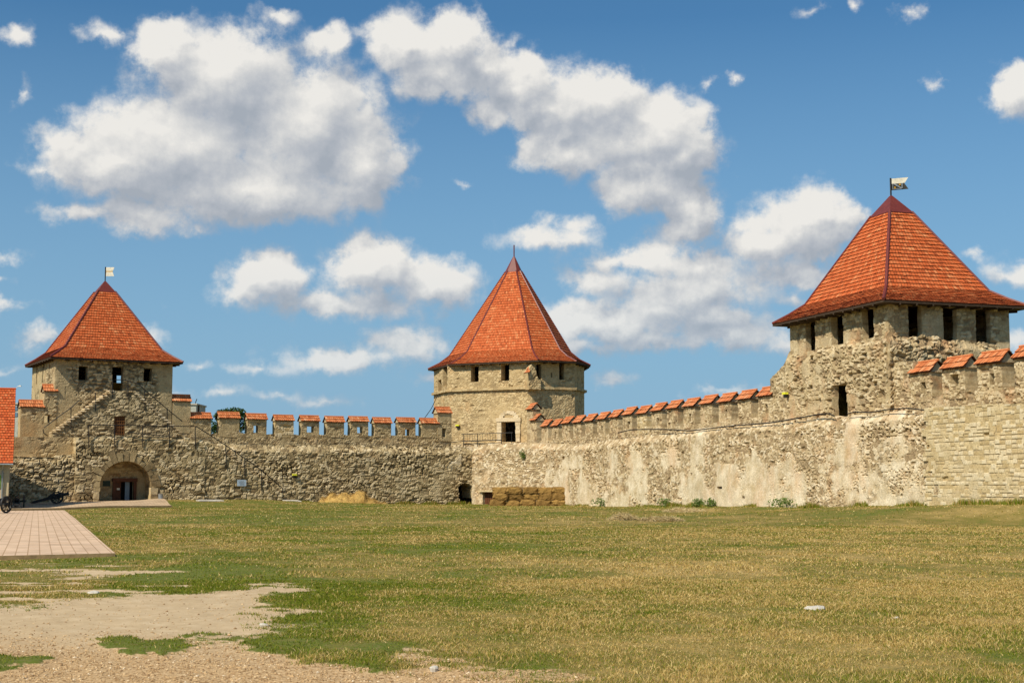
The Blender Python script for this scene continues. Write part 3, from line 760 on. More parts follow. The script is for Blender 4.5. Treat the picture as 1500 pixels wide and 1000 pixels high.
# stone surround of the door
ln, w = face_lines(CV)[1]; d = rect(ln, 735, 756, 617.5, 647); m = M(); dm = (d[0] + d[1]) / 2; dh = (d[1] - d[0]) / 2
for sd in (-1, 1):
    for k in range(5):
        m.box(ln.p3(dm + sd * (dh + .26), d[2] + (k + .5) * (d[3] - d[2]) / 5, .02), (.26 + RNG.uniform(-.05, .05), .12, (d[3] - d[2]) / 10 - .01), ln.u, tone=RNG.uniform(.5, .9))
m.box(ln.p3(dm, d[3] + .22, .04), (dh + .62, .16, .21), ln.u, tone=.7)
for k in range(7):
    am = math.pi * (k + .5) / 7; c = ln.p3(dm + math.cos(am) * dh * 1.05, d[3] + .45 + math.sin(am) * .55, .0)
    m.box(c, (.24, .1, .17), ln.u, tone=RNG.uniform(.4, .9), jit=.03)
build('door_surround', m, MAT['right'], ct)
# the little gabled stub under the eaves and the stepped gables to the right wall
m = M(); ln2, w2_ = face_lines(CV)[2]; 
t0_, zt0 = ln2.sz(782, 556); 
panel(m, ln2.off(.75), ln2.s(771, 545) , ln2.s(788, 545), ln2.z(780, 571), topf(ln2.off(.75), [(768, 551), (772, 545), (779, 534), (784, 540), (789, 556)], .05, 6), style(.36, .2, .6, .04, 84, big=.03), res=.08, thick=1.0)
stub = build('gable_stub', m, MAT['octagon'], ct)
m = M(); q0 = ln2.off(1.0); tiles(m, q0.at(767, 547), q0.at(776, 545), q0.off(-.9).at(779, 534), q0.off(-.9).at(774, 537), 2, .25); build('tile_cap', m, MAT['tile2'], stub)
ECpx = [(627, 161.3), (660, 154.3), (789, 149.3), (845, 151.2), (865, 156.0)]
EC = [P(px, 533, Y)[:2] for px, Y in ECpx] + [np.array([8.0, 162.6]), np.array([1.7, 166.6]), np.array([-6.4, 166.0])]
zE = [P(px, py, Y)[2] for (px, Y), py in zip(ECpx, (540.5, 533.5, 528, 528.5, 536.3))] + [14.8, 14.8, 14.8]
zE = [np.mean(zE[:5])] * 8
apc = P(753, 376, 158)
rc = roof(ct, EC, zE, tuple(apc), [(1, 0, 5), (.86, .05, 6), (.745, .115, 31), (.10, .86, 0)], .1, 0, .2, MAT['tile'], hipr=.10)
m = M(); m.tube([apc - [0, 0, .5], [apc[0], apc[1], P(753, 359, 158)[2]]], .075, 6); build('finial', m, MAT['redmetal'], ct)

# ---- corner tower (right)
ns = lambda px: None
s_c = RM.s(1301.5, 480); s_l = RM.s(1157, 480)
DR = 8.6
pr = [RM.p(s_l), RM.p(s_c)]
vr = -RM.n  # away from the courtyard
uR = np.array([.945, .326]); uR /= np.linalg.norm(uR)
pr = [RM.p(s_l), RM.p(s_c), RM.p(s_c) + uR * DR, RM.p(s_l) + uR * DR]
print('right tower length', s_c - s_l)
kt = thing('corner_tower', 'large square tower on the right wall with tall dark slots under its red roof', 'tower', np.array([*(sum(pr) / 4), 4]))
zeR = RM.off(.8).z(1301, 437.5); zeRT = zeR - .03
FR = face_lines(pr)
def lines_rect(ln, x0, x1, y0, y1, zt_):
    a, b, c, d_ = rect(ln, x0, x1, y0, y1); return (a - .1, b + .2, c, zt_)
m = M()
ln0, w0 = FR[0]; ln1, w1 = FR[1]; zbR = RM.z(1230, 622)
h0 = [lines_rect(ln0, 1181, 1191.5, 470, 514, zeRT - .12), lines_rect(ln0, 1219.5, 1232.5, 465, 505, zeRT - .12), lines_rect(ln0, 1264.5, 1277.5, 460, 496, zeRT - .12), rect(ln0, 1220, 1242, 563.5, 611.5)]
ST0 = style(.46, .25, .55, .06, 91, plas=.85, plev=.56, pscale=.3, pit=.04, big=.08, pbias=lambda s, z: .12 * sst(10.3, 8.6, z) - .12 * sst(10.6, 11.6, z))
m.add([np.array([*(pr[0] * .5 + pr[2] * .5 + np.array(q) * 3), RM.z(1230, 612) + .2]) for q in ((-1, -1), (1, -1), (1, 1), (-1, 1))], [[0, 1, 2, 3]], tone=.1)
panel(m, ln0, 0, w0, zbR, flat(zeRT), ST0, holes=h0, res=.075, thick=.42, fade=(.1, .12))
h1 = [lines_rect(ln1, 1333, 1346, 470, 495, zeRT - .12), lines_rect(ln1, 1384, 1398, 470, 499, zeRT - .12), lines_rect(ln1, 1432, 1447, 470, 502, zeRT - .12)]
panel(m, ln1, 0, w1, zbR, flat(zeRT), style(.42, .22, .5, .045, 92, plas=.7, plev=.56, pscale=.3, big=.06), holes=h1, res=.075, thick=.42, fade=(.12, .1))
for k in (2, 3):
    l_, w_ = FR[k]; panel(m, l_, 0, w_, zbR, flat(zeRT), style(.5, .27, .5, .05, 93 + k, big=.05), res=.15, thick=1.0, fade=(.1, .1))
m.add([np.array([*q, RM.z(1230, 560) + .1]) for q in pr], [[0, 1, 2, 3]], tone=.1)
build('tower_wall', m, MAT['corner'], kt)
m = M()   # ragged thicker masonry under the slots
lw = ln0.off(.3); panel(m, lw, 0.0, w0 + .3, zbR - .6, topf(lw, [(1150, 520), (1180, 517), (1200, 508), (1225, 507), (1240, 501), (1262, 500), (1285, 497), (1301, 478), (1310, 480)], .22, 7), style(.42, .24, .9, .12, 95, plas=.9, plev=.55, pscale=.35, pit=.12, big=.14),
      holes=[rect(lw, 1220, 1241, 563, 612)], res=.075, thick=.4, lean=.25, leanh=.5)
lw1 = ln1.off(.45); panel(m, lw1, -.3, w1 + .05, zbR, topf(lw1, [(1296, 478), (1315, 494), (1345, 492), (1370, 493), (1398, 500), (1420, 497), (1450, 503), (1476, 512)], .28, 8), style(.42, .24, .9, .14, 96, plas=.8, plev=.6, pit=.16, big=.14), res=.075, thick=.5, lean=.3, leanh=.6)
build('lower_masonry', m, MAT['corner'], kt)
apr = P(1301, 287, sum(pr)[1] / 4)
def cornr(a, d1, d2): return a + d1 + d2
o = .85
ev = [pr[0] - RM.u * o - uR * o, pr[1] + RM.u * o - uR * o, pr[2] + RM.u * o + uR * o, pr[3] - RM.u * o + uR * o]
rk = roof(kt, ev, [zeR] * 4, (sum(pr)[0] / 4, sum(pr)[1] / 4, apr[2]), [(1, 0, 5), (.855, .066, 5), (.715, .143, 21), (.16, .84, 0)], .16, 0, .22, MAT['tile'], hipr=.1)
apr = np.array([*(sum(pr) / 4), apr[2]])
print('apex px', 750 + F * apr[0] / (apr[1] * cT + (apr[2] - H) * sT), 'left apex', 750 + F * apx[0] / (apx[1] * cT + (apx[2] - H) * sT), 'ctr', 750 + F * ctr[0] / ctr[1])
dp = apr[1] * cT + (apr[2] - H) * sT
m = M(); m.tube([apr - [0, 0, .3], [apr[0], apr[1], P(1300, 261, apr[1])[2]]], .055, 6); build('flagpole', m, MAT['iron'], kt)
fz0, fz1 = P(1301, 279, apr[1])[2], P(1301, 262, apr[1])[2]; fw = 26 / F * dp
m = M(); flagpoly(m, (apr[0], apr[1], 0), fw, fz0, fz1, fw * .22, .09, (0, .55)); fl_ = build('flag', m, MAT['grey'], kt)
m = M(); flagpoly(m, (apr[0], apr[1], 0), fw, fz0, fz1, fw * .22, .09, (.55, 1)); build('flag', m, MAT['cream'], kt)
m = M(); hh = fz1 - fz0
def fp(x, f): return np.array([apr[0] + x * fw, apr[1] - .03, fz0 + hh * f + .09 * x * fw])
m.prism([fp(.12, .52), fp(.55, .08), fp(.66, .1), fp(.25, .54)], [0, -.02, 0]); m.prism([fp(.60, .08), fp(.67, .08), fp(.67, .54), fp(.60, .54)], [0, -.012, 0])
m.prism([fp(.09, .05), fp(.13, .05), fp(.13, .52), fp(.09, .52)], [0, -.012, 0]); m.prism([fp(.09, .05), fp(.62, .05), fp(.62, .1), fp(.09, .1)], [0, -.016, 0])
build('emblem', m, MAT['zinc'], kt)
m = M(); m.prism([fp(.46, .36), fp(.55, .36), fp(.55, .5), fp(.46, .5)], [0, -.02, 0]); build('gold_square', m, MAT['gold'], kt)
m = M(); m.prism([fp(.18, .12), fp(.27, .12), fp(.27, .28), fp(.18, .28)], [0, -.02, 0]); build('gold_square', m, MAT['gold'], kt)

# ------------------------------------------------------------ RIGHT CURTAIN WALL
cr = thing('curtain_wall', 'long pale plaster-patched curtain wall leading from the central tower to the right edge', 'fortress wall', RL.p3(RL.s(1100), 0))
sJ = kj
topR_pts = [(680, 654), (730, 650), (760, 648), (800, 650), (840, 651), (880, 645), (930, 639), (985, 632), (1060, 622), (1130, 617.5), (1220, 610), (1300, 603), (1345, 599), (1360, 597), (1420, 594.5), (1500, 590), (1560, 585), (1700, 572)]
tpR = topf(RL, topR_pts, .10, 9)
s_ash = RL.s(1352, 660)
ST_R = style(.34, .2, .95, .05, 101, plas=.95, plev=.475, pscale=.42, psoft=.12, pit=.04, joint=.2, big=.12, deep=.17, proug=.68,
             pbias=lambda s, z: .13 * sst(4.6, 1.0, z) - .13 * sst(3.4, 5.6, z) + .16 * (H2(np.floor(s / 6.3 + .25 * (z > 3)), np.floor(z / 3.1), 77) - .5) - .02)
pA_, pB_ = LL.p(LL.s(692, 690)), RL.p(RL.s(800, 690)); CH = Line(pA_, pB_ - pA_)
m = M(); lowd = rect(CH, 708, 728, 720, 742)
panel(m, CH, 0, np.linalg.norm(pB_ - pA_), -1.2, topf(CH, [(680, 655), (730, 650), (760, 648), (800, 650), (840, 651)], .1, 21), style(.36, .2, .9, .06, 102, plas=.9, plev=.53, psoft=.2, pit=.04, big=.12, proug=.66), holes=[(lowd[0], lowd[1], -1.19, lowd[3])], res=.1, thick=1.4, batter=.02, lean=.4)
PUT = [rect(RL, x, x + w_, y, y + h_) for x, y, w_, h_ in ((823, 668, 3, 5), (998, 661, 3.5, 4), (1013, 692, 3, 4), (1052, 712, 8, 4), (962, 668, 2.5, 5), (1089, 726, 4, 4), (905, 690, 2.5, 3), (868, 700, 3, 3))]
panel(m, RL, sJ - .2, RL.s(1130), -1.2, tpR, ST_R, holes=PUT, res=.11, thick=1.4, batter=.02, lean=.35, leanh=.6)
panel(m, RL, RL.s(1130), s_ash + 1.6, -1.2, tpR, ST_R, res=.075, thick=1.4, batter=.02, lean=.35, leanh=.6)
build('rampart', m, MAT['right'], cr)
m = M()
sE = RL.s(1700)
topA = topf(RL.off(.06), topR_pts, .05, 10)
panel(m, RL.off(.06), s_ash, sE, -.8, topA, style(.44, .215, .6, .034, 111, ash=True, joint=.16, big=.08, pit=.015, plas=.7, plev=.60, psoft=.2), res=.055, thick=1.4, batter=.02, fade=(.3, 0), dmul=1.0, cut=lambda s, z: s < s_ash + 1.3 * H2(np.floor(z / .43), 0 * z, 5) * (.3 + .7 * H2(np.floor(z / 1.7), 0 * z, 8)), holes=[rect(RL, 1371, 1378, 709, 724), rect(RL, 1362, 1369, 690, 696), rect(RL, 1360, 1364, 651, 657)])
build('squared_facing', m, MAT['ashlar'], cr)
m = M()
zwr = lambda s: float(tpR(np.array([s]))[0]) - .3
floor_strip(m, CH, 0, np.linalg.norm(pB_ - pA_), -.3, -9, lambda s: CH.z(750, 652) - .2)
floor_strip(m, RL, sJ - 6, s_ash + 2, -.3, -RLd - .5, lambda s: zwr(max(s, sJ)), 120, .5)
floor_strip(m, RL, s_ash, sE, -.3, -RLd - .5, lambda s: float(topA(np.array([s]))[0]) - .1, 60, .5)
build('walkway', m, MAT['right'], cr)
# parapet: continuous lower part with the ruined stub left of the corner tower
def pn(n): return (r0 + (r1 - r0) * n / 23)[:2]
def sn(n): return n * PITCH
zcap = np.polyfit([0, 8, 15, 22, 24], [RM.z(800, 616), RM.z(940, 594), RM.z(1119, 568), RM.z(1402, 518.5), RM.z(1498, 509)], 2)
def zridge(n): return float(np.polyval(zcap, n))
print('ridge z', [round(zridge(n), 2) for n in (0, 8, 15, 22, 25)])
gz = lambda s: np.array([zridge(q / PITCH) - 2.05 for q in np.atleast_1d(s)]) + .12 * (2 * fbm(np.atleast_1d(s) * 1.4, 0, 2.2, 3, 14) - 1)
stubpts = topf(RM, [(1126, 600), (1128, 554), (1140, 545), (1150, 531), (1158, 514), (1166, 514)], .12, 12)
def parR(s):
    z = gz(s); a, b = RM.s(1127, 560), RM.s(1160, 520)
    z = np.where((s > a) & (s < b), stubpts(s), z)
    a2, b2 = RM.s(1301, 540), RM.s(1338, 530)
    return np.where((s > a2) & (s < b2), RM.z(1320, 531) + .25 * (fbm(s * 2, 0, 1, 3, 9) - .5), z)
ST_RP = style(.38, .22, .7, .065, 121, plas=.8, plev=.56, pscale=.4, psoft=.15, pit=.05, big=.08)
m = M()
panel(m, RM, -.6, RM.s(1160, 540), 4.2, parR, ST_RP, res=.1, thick=.8, back=True)
panel(m, RM, RM.s(1300, 540), RM.s(1700, 540), 4.2, parR, ST_RP, res=.07, thick=.8, back=True)
build('parapet', m, MAT['corner'], cr)
for n in list(range(0, 16)) + list(range(21, 27)):
    s0, s1 = sn(n) + .08, sn(n) + 2.15
    zr = zridge(n + .35) + random.uniform(-.06, .06); ze = zr - .62
    m = M(); hole = []
    if n % 2 == 1 or n in (22,):
        c = (s0 + s1) / 2 + .2; hole = [(c - .2, c + .2, ze - 1.15, ze - .55)]
    if n == 22: hole = [rect(RM, 1393, 1405, 548, 563)]
    pale = n in (8, 23, 24)
    panel(m, RM.off(.03), s0, s1, zr - 2.3, flat(ze), style(.36, .2, .6, .045, 130 + n, plas=.8, plev=.62 if pale else .53, pscale=.5, psoft=.2, big=.05, pit=.05, ash=(n == 8)), holes=hole, res=.09 if n < 12 else .07, thick=.8, back=True)
    gable_fill(m, RM, s0, s1, .8, ze, zr)
    mo = build('merlon', m, MAT['ashlar'] if n == 8 else MAT['corner'], cr)
    build('tile_cap', saddle_cap(RM, s0, s1, .8, ze, zr, .17), MAT['tile2'], mo)
# stepped gables climbing the central tower
for (x0, x1, yr, yb) in ((772, 783, 591, 625), (777.5, 792, 607, 648)):
    lq = RM.off(.02); s0, s1 = lq.s(x0, 610), lq.s(x0, 610) + 1.9; zr = lq.z(x0 + 5, yr); ze = zr - .6
    m = M(); panel(m, lq, s0, s1, 5, flat(ze), style(.36, .2, .6, .04, 150, plas=.9, plev=.5, big=.04), res=.09, thick=.85, back=True); gable_fill(m, lq, s0, s1, .85, ze, zr)
    mo = build('stepped_block', m, MAT['corner'], cr); build('tile_cap', saddle_cap(lq, s0, s1, .85, ze, zr, .17), MAT['tile2'], mo)
# low cellar door and its lintel
m = M(); sm = (lowd[0] + lowd[1]) / 2; hw = (lowd[1] - lowd[0]) / 2
m.box(CH.p3(sm, lowd[3] + .08, .12), (hw + .35, .22, .09), CH.u); build('door_lintel', m, MAT['ashlar'], cr)
m = M()
for k in range(6): m.box(CH.p3(lowd[0] + (k + .5) * 2 * hw / 6, lowd[3] / 2 - .4, -.25), (hw / 6 - .02, .03, lowd[3] / 2 + .4), CH.u, jit=.004)
build('cellar_door', m, MAT['door'], cr)
m = M(); m.box(CH.p3(sm, .5, -.9), (hw + .3, .05, 2.), CH.u); build('doorway_shade', m, MAT['dark'], cr)  # near-black plate painting the shade behind the cellar door
# broken plaster slab and ruined stair between the two walls
m = M(); LQ = LL.off(-.05)
panel(m, LQ.off(.12), LQ.s(650), LQ.s(675), LQ.z(660, 702), topf(LQ.off(.3), [(646, 689), (655, 678), (668, 668), (675, 660), (682, 655)], .12, 14), style(.9, .5, .9, .08, 160, plas=.9, plev=.35, big=.16), res=.09, thick=.4, lean=.3,
      cut=lambda s, z: z < LQ.z(650, 692) + .9 * np.abs(s - LQ.s(656)) * .55 + .5 * fbm(s * 1.5, z * 1.5, 0, 3, 5) - .55)
build('plaster_remnant', m, MAT['right'], cr)

# ------------------------------------------------------------ railings
def railing(name, label, line, rails, posts, r=.042, bars=None):
    t = thing(name, label, 'railing', line.at(*posts[0][:1], posts[0][2]))
    for rl in rails:
        m = M(); m.tube([line.at(x, y) for x, y in rl], r, 6); build('handrail', m, MAT['iron'], t)
    for x, y0, y1 in posts:
        m = M(); m.tube([line.at(x, y0), line.at(x, y1)], r, 6); build('post', m, MAT['iron'], t)
    if bars:
        x0, x1, n, f0, f1 = bars
        for k in range(n):
            x = x0 + (x1 - x0) * k / (n - 1); m = M(); m.tube([line.at(x, f0(x)), line.at(x, f1(x))], .014, 4); build('baluster', m, MAT['iron'], t)
    return t
RT = LS.off(.12)
railing('metal_railing', 'thin black iron railing along the terrace edge above the gate arch', RT, [[(130, 622), (210, 623), (288, 624.5)], [(186, 633), (250, 639), (288, 640)][:2]],
        [(130, 622, 656), (168, 622.5, 654), (209, 623, 655), (248, 624, 656), (286, 624.5, 656)])
RS = LS.off(.05)
railing('metal_railing', 'sloping black handrail beside the stair on the left wall', RS, [[(288, 624.5), (331, 652), (383, 688), (415, 716)]], [(331, 652, 686), (358.5, 671, 699), (383, 688, 718), (414, 715, 729)])
RU = LT.off(.05)
railing('metal_railing', 'black handrail sloping along the left flight of the gate tower steps', RU, [[(65, 626), (75, 618), (104, 597), (116, 586)], [(63, 628), (64, 634), (70, 638)]], [(104, 597, 628), (140, 575, 602)])
railing('metal_railing', 'black handrail sloping along the right flight of the gate tower steps', RU, [[(168, 556), (180, 556), (203, 562), (213, 572), (245, 599), (267, 617)]], [(165, 556, 583), (187.5, 557, 584), (212, 572, 601), (245, 599, 627)])
RC = LM.off(LLd - .2)
lnC = face_lines(CV)[1][0].off(2.2)
railing('metal_railing', 'iron railing with thin balusters on the landing before the central tower door', lnC, [[(676, 635.5), (698, 635), (734, 634), (751, 633.5)], [(676, 646), (700, 645), (734, 644)]],
        [(679, 636, 667), (699.5, 635, 670), (734.5, 634, 669), (749.5, 633.6, 667)], .04, (677, 733, 16, lambda x: 635.4, lambda x: 645.4))
# landing block behind that railing
m = M(); lk = lnC.off(-.25)
panel(m, lk, lk.s(664), lk.s(757), 1.5, topf(lk, [(660, 652), (676, 649), (757, 648)], .06, 15), style(.4, .22, .6, .06, 170, plas=.8, plev=.55, big=.06), res=.09, thick=2.0)
build('landing', m, MAT['right'], ct)

# ------------------------------------------------------------ cables, lamps, sign plates
def cable(label, pts3, r, mat='iron'):
    m = M(); pts3 = np.array(pts3); n = len(pts3); t = np.linspace(0, n - 1, n * 6); Q = np.stack([np.interp(t, np.arange(n), pts3[:, k]) for k in range(3)], 1)
    for k in range(3): Q[1:-1, k] = .25 * Q[:-2, k] + .5 * Q[1:-1, k] + .25 * Q[2:, k]
    m.tube(Q, r, 5); return tag(build('cable', m, MAT[mat]), label, 'cable')
RCb = RL.off(-.05)
cable('black hose lying along the ledge below the right parapet', [RCb.at(x, y) for x, y in ((905, 634), (925, 629), (960, 628.5), (985, 629), (1010, 631), (1060, 625), (1085, 622.5), (1130, 619), (1170, 612), (1200, 606.5), (1215, 605.5), (1222, 609))], .045)
cable('black cable on the ledge right of the corner tower doorway', [RCb.at(x, y) for x, y in ((1241, 606), (1252, 603), (1275, 604), (1300, 599.5), (1330, 597.5), (1350, 600), (1362, 602))], .035)
cable('black cable sagging from the central tower down to the left parapet', [P(641, 579, 158), P(632, 598, 156), P(622, 612, 153), P(608, 622, 148)], .04)
cable('black cable running level along the foot of the central tower', [lnC.off(-.5).at(x, y) for x, y in ((655, 648), (680, 646), (700, 646), (718, 644.5), (734, 644.8))], .035)
def lampbox(line, px, py, label):
    t, z = line.sz(px, py); th = thing('floodlight', label, 'floodlight', line.p3(t, z, .1))
    m = M(); m.box(line.p3(t, z + .09, .2), (.2, .13, .07), line.u); build('lamp_hood', m, MAT['yellow'], th)
    m = M(); m.box(line.p3(t, z - .08, .15), (.16, .1, .1), line.u); m.tube([line.p3(t, z, .0), line.p3(t, z, .2)], .03, 5); build('lamp_body', m, MAT['iron'], th)
lampbox(face_lines(CV)[1][0], 671.5, 624, 'small yellow floodlight on the face of the central tower')
lampbox(lw, 1154, 578, 'small yellow floodlight on the wall left of the corner tower doorway')
lampbox(LL, 430.5, 696.5, 'small yellow floodlight on the left wall beside the stair')
t, z = LS.sz(353.5, 707); m = M(); m.box(LS.p3(t, z, .12), (.42, .02, .28), LS.u)
pq = thing('wall_plaque', 'small pale blue plaque fixed to the side of the stair on the left wall', 'plaque', LS.p3(t, z - .28, .1)); build('plate', m, MAT['plaque'], pq)
m = M()
for k in range(4): m.box(LS.p3(t - .06 + .03 * k, z + .15 - k * .1, .145), (.26 - .02 * k, .004, .016), LS.u)
build('text_line', m, MAT['zinc'], pq)

# ------------------------------------------------------------ ground
def sdf(poly, x, y):
    d = np.full(x.shape, 1e9); ins = np.zeros(x.shape, bool); n = len(poly)
    for i in range(n):
        ax, ay = poly[i]; bx, by = poly[(i + 1) % n]; ex, ey = bx - ax, by - ay
        t = np.clip(((x - ax) * ex + (y - ay) * ey) / (ex * ex + ey * ey + 1e-12), 0, 1)
        d = np.minimum(d, np.hypot(x - ax - t * ex, y - ay - t * ey))
        c = ((ay > y) != (by > y)); xi = ax + (y - ay) / (by - ay + 1e-12) * ex
        ins ^= c & (x < xi)
    return np.where(ins, d, -d)
gp = lambda L: [tuple(G(px, py)) for px, py in L]
POLY = gp([(-120, 888), (0, 886), (60, 888), (77, 882), (143, 875), (213, 871), (260, 871), (333, 865), (367, 862), (393, 855), (433, 854), (446, 858), (440, 865), (402, 868), (415, 873), (385, 884), (372, 888), (413, 897), (390, 905), (350, 914), (372, 921), (338, 934), (377, 947), (354, 958), (460, 965), (446, 972), (500, 977), (570, 985), (610, 958), (655, 965), (725, 990), (745, 1030), (-150, 1030)])
ISL = [gp([(172, 940), (195, 930), (230, 935), (290, 926), (305, 934), (285, 946), (240, 955), (200, 953)]), gp([(-60, 960), (15, 955), (50, 960), (40, 969), (0, 978), (-60, 984)])]
STREAK = gp([(-140, 823), (170, 821), (270, 832), (330, 846), (300, 860), (213, 870), (143, 874), (60, 886), (-140, 884)])
GREENS = [gp([(335, 935), (370, 888), (480, 874), (520, 900), (545, 945), (560, 985), (500, 977), (460, 965), (354, 958)]), gp([(180, 835), (330, 825), (470, 845), (520, 862), (440, 880), (300, 866), (140, 876)]), gp([(740, 1040), (755, 975), (800, 962), (850, 985), (880, 1040)]), gp([(1340, 1000), (1390, 950), (1500, 935), (1540, 1030)])]
def masks(x, y):
    nz = fbm(x * 1.1, y * 1.1, 0, 5, 200) - .5; n2 = fbm(x * .32, y * .32, 0, 5, 210) - .5; n3 = fbm(x * 4.5, y * 4.5, 0, 3, 205) - .5
    d = sdf(POLY, x, y) + nz * 1.6 + n3 * .8 + .35 * (fbm(x * 11, y * 9, 0, 3, 206) - .5)
    dirt = sst(-.45, .3, d)
    for I in ISL: dirt = dirt * (1 - sst(-.1, .1, sdf(I, x, y) + nz * .8 + n3 * .6 + .3 * (fbm(x * 11, y * 9, 0, 3, 207) - .5)))
    st = sst(-.3, .6, sdf(STREAK, x, y)); sn_ = fbm(x * .5, y * 1.5, 3, 5, 220, .6)
    dirt = np.maximum(dirt, st * sst(.525, .63, sn_ + .035 * sst(-6, -11, x) - .02))
    # bald spots in the dry lawn
    bal = sst(.60, .76, fbm(x * .35, y * .3, 8, 5, 230, .6) + .09 * sst(24, 13, y) * sst(1, 4, x) - .02 * sst(30, 60, y))
    dirt = np.maximum(dirt, .55 * bal * sst(24, 17, y))
    dry = .50 - .05 * sst(6, -2, x) * sst(18, 26, y) + .95 * n2 + .7 * (fbm(x * 1.6, y * 1.3, 5, 3, 245) - .5) + .6 * (fbm(x * .07, y * .05, 1, 4, 240) - .5) + .22 * sst(16, 6, np.abs(y - 26)) * sst(-2, 3, x) - .16 * sst(45, 80, y) + .1 * sst(-3, -8, x) * sst(55, 90, y)
    for g in GREENS: dry = dry - .34 * sst(-.5, .4, sdf(g, x, y) + nz * 1.2)
    near = sst(-1.6, .2, sdf(POLY, x, y) + nz) * (x < -1.2); dry = dry - .1 * near
    for I in ISL: dry = dry - .4 * sst(-.4, .1, sdf(I, x, y))
    grav = sst(17.6, 13.6, y + 3 * n2 + nz * 2 + .16 * (x + 4))
    return np.clip(dirt, 0, 1), np.clip(dry, 0, 1), np.clip(grav, 0, 1)
def bumps(x, y, dirt):
    r = np.hypot(x, y); vis = sst(8, 10, r) * sst(90, 60, r)
    return vis * (.05 * (fbm(x * .5, y * .5, 0, 4, 250) - .5) + .035 * (fbm(x * 3, y * 3, 0, 3, 255) - .5)) - .03 * dirt * vis
th = np.concatenate([np.linspace(-180, -30, 60, endpoint=False), np.linspace(-30, 30, 520, endpoint=False), np.linspace(30, 180, 60, endpoint=False)]) * math.pi / 180
rr = np.concatenate([np.geomspace(.4, 9, 20, endpoint=False), np.geomspace(9, 60, 230, endpoint=False), np.geomspace(60, 170, 90, endpoint=False), np.geomspace(170, 4000, 26)])
RR, TT = np.meshgrid(rr, th, indexing='ij'); X = RR * np.sin(TT); Yy = RR * np.cos(TT); Z = tz(X, Yy)
dirt, dry, grav = masks(X, Yy)
Z = Z + bumps(X, Yy, dirt)
nr, nt_ = RR.shape; idx = np.arange(nr * nt_).reshape(nr, nt_); nx = np.roll(idx, -1, 1)
Q = np.stack([idx[:-1], idx[1:], nx[1:], nx[:-1]], -1).reshape(-1, 4)[:, ::-1]
m = M(); V = np.stack([X, Yy, Z], -1).reshape(-1, 3); m.add(V, Q, tone=dry.ravel(), mort=dirt.ravel(), plas=grav.ravel())
m.add([[0, 0, float(tz(0, 0))]], None, None); c0 = nr * nt_; m.T.append(np.array([[c0, idx[0, (k + 1) % nt_], idx[0, k]] for k in range(nt_)])); 
gm, nt, b = newmat('lawn_and_path'); N = NT(nt); v = N.obj()
dr_ = N.math('ADD', N.attr('tone'), N.math('MULTIPLY', N.math('SUBTRACT', N.noise(v, 2.2, 6, .65), .5), .9))
gcol = N.ramp(dr_, [(.1, (.10, .125, .014)), (.45, (.19, .145, .03)), (.85, (.37, .25, .085))])
gcol = N.mix(N.mrange(N.noise(v, 11, 6, .75), .48, .66, 0, .85), gcol, (.20, .145, .06))
gcol = N.mix(N.mrange(N.noise(v, 23, 5, .7), .5, .7, 0, .7), gcol, (.08, .085, .016))
sand = N.ramp(N.noise(v, 3., 10, .78), [(.3, (.37, .26, .145)), (.5, (.46, .335, .195)), (.7, (.55, .42, .265))])
sand = N.mix(N.mrange(N.noise(v, 17., 5, .8), .62, .74, 0, .6), sand, (.33, .22, .11))
gvl = N.ramp(N.noise(v, 24., 6, .75), [(.34, (.20, .115, .05)), (.5, (.44, .285, .14)), (.68, (.64, .46, .27))])
dc = N.mix(N.attr('plas'), sand, gvl)
fine = N.math('ADD', N.attr('mort'), N.math('MULTIPLY', N.math('SUBTRACT', N.noise(v, 6., 7, .75), .5), 1.1))
c = N.mix(N.mrange(fine, .32, .62, sm=True), gcol, dc)
N.link(c, b.inputs['Base Color']); b.inputs['Roughness'].default_value = .95
N.link(N.bump(N.noise(v, 22., 8, .75), .5, .022), b.inputs['Normal'])
kind(build('ground', m, gm, smooth=True), 'structure')

# paved path and gate platform
def paving_mat(name, ang, rw, rh, c1, c2, mo):
    m, nt, b = newmat(name); N = NT(nt); v = N.mapping(N.obj(), (1, 1, 1), (0, 0, ang))
    x = N.n('ShaderNodeTexBrick'); N.link(v, x.inputs['Vector']); x.inputs['Scale'].default_value = 1; x.inputs['Brick Width'].default_value = rw; x.inputs['Row Height'].default_value = rh
    x.inputs['Mortar Size'].default_value = .013; x.inputs['Color1'].default_value = (*c1, 1); x.inputs['Color2'].default_value = (*c2, 1); x.inputs['Mortar'].default_value = (*mo, 1)
    x.offset = .5; f = N.mrange(N.noise(N.obj(), .8, 8, .72), .3, .7, .72, 1.22)
    y = N.n('ShaderNodeVectorMath', operation='SCALE'); N.link(x.outputs[0], y.inputs[0]); N.link(f, y.inputs['Scale']); N.link(y.outputs[0], b.inputs['Base Color'])
    b.inputs['Roughness'].default_value = .85; N.link(N.bump(x.outputs['Fac'], -.4, .02), b.inputs['Normal']); return m
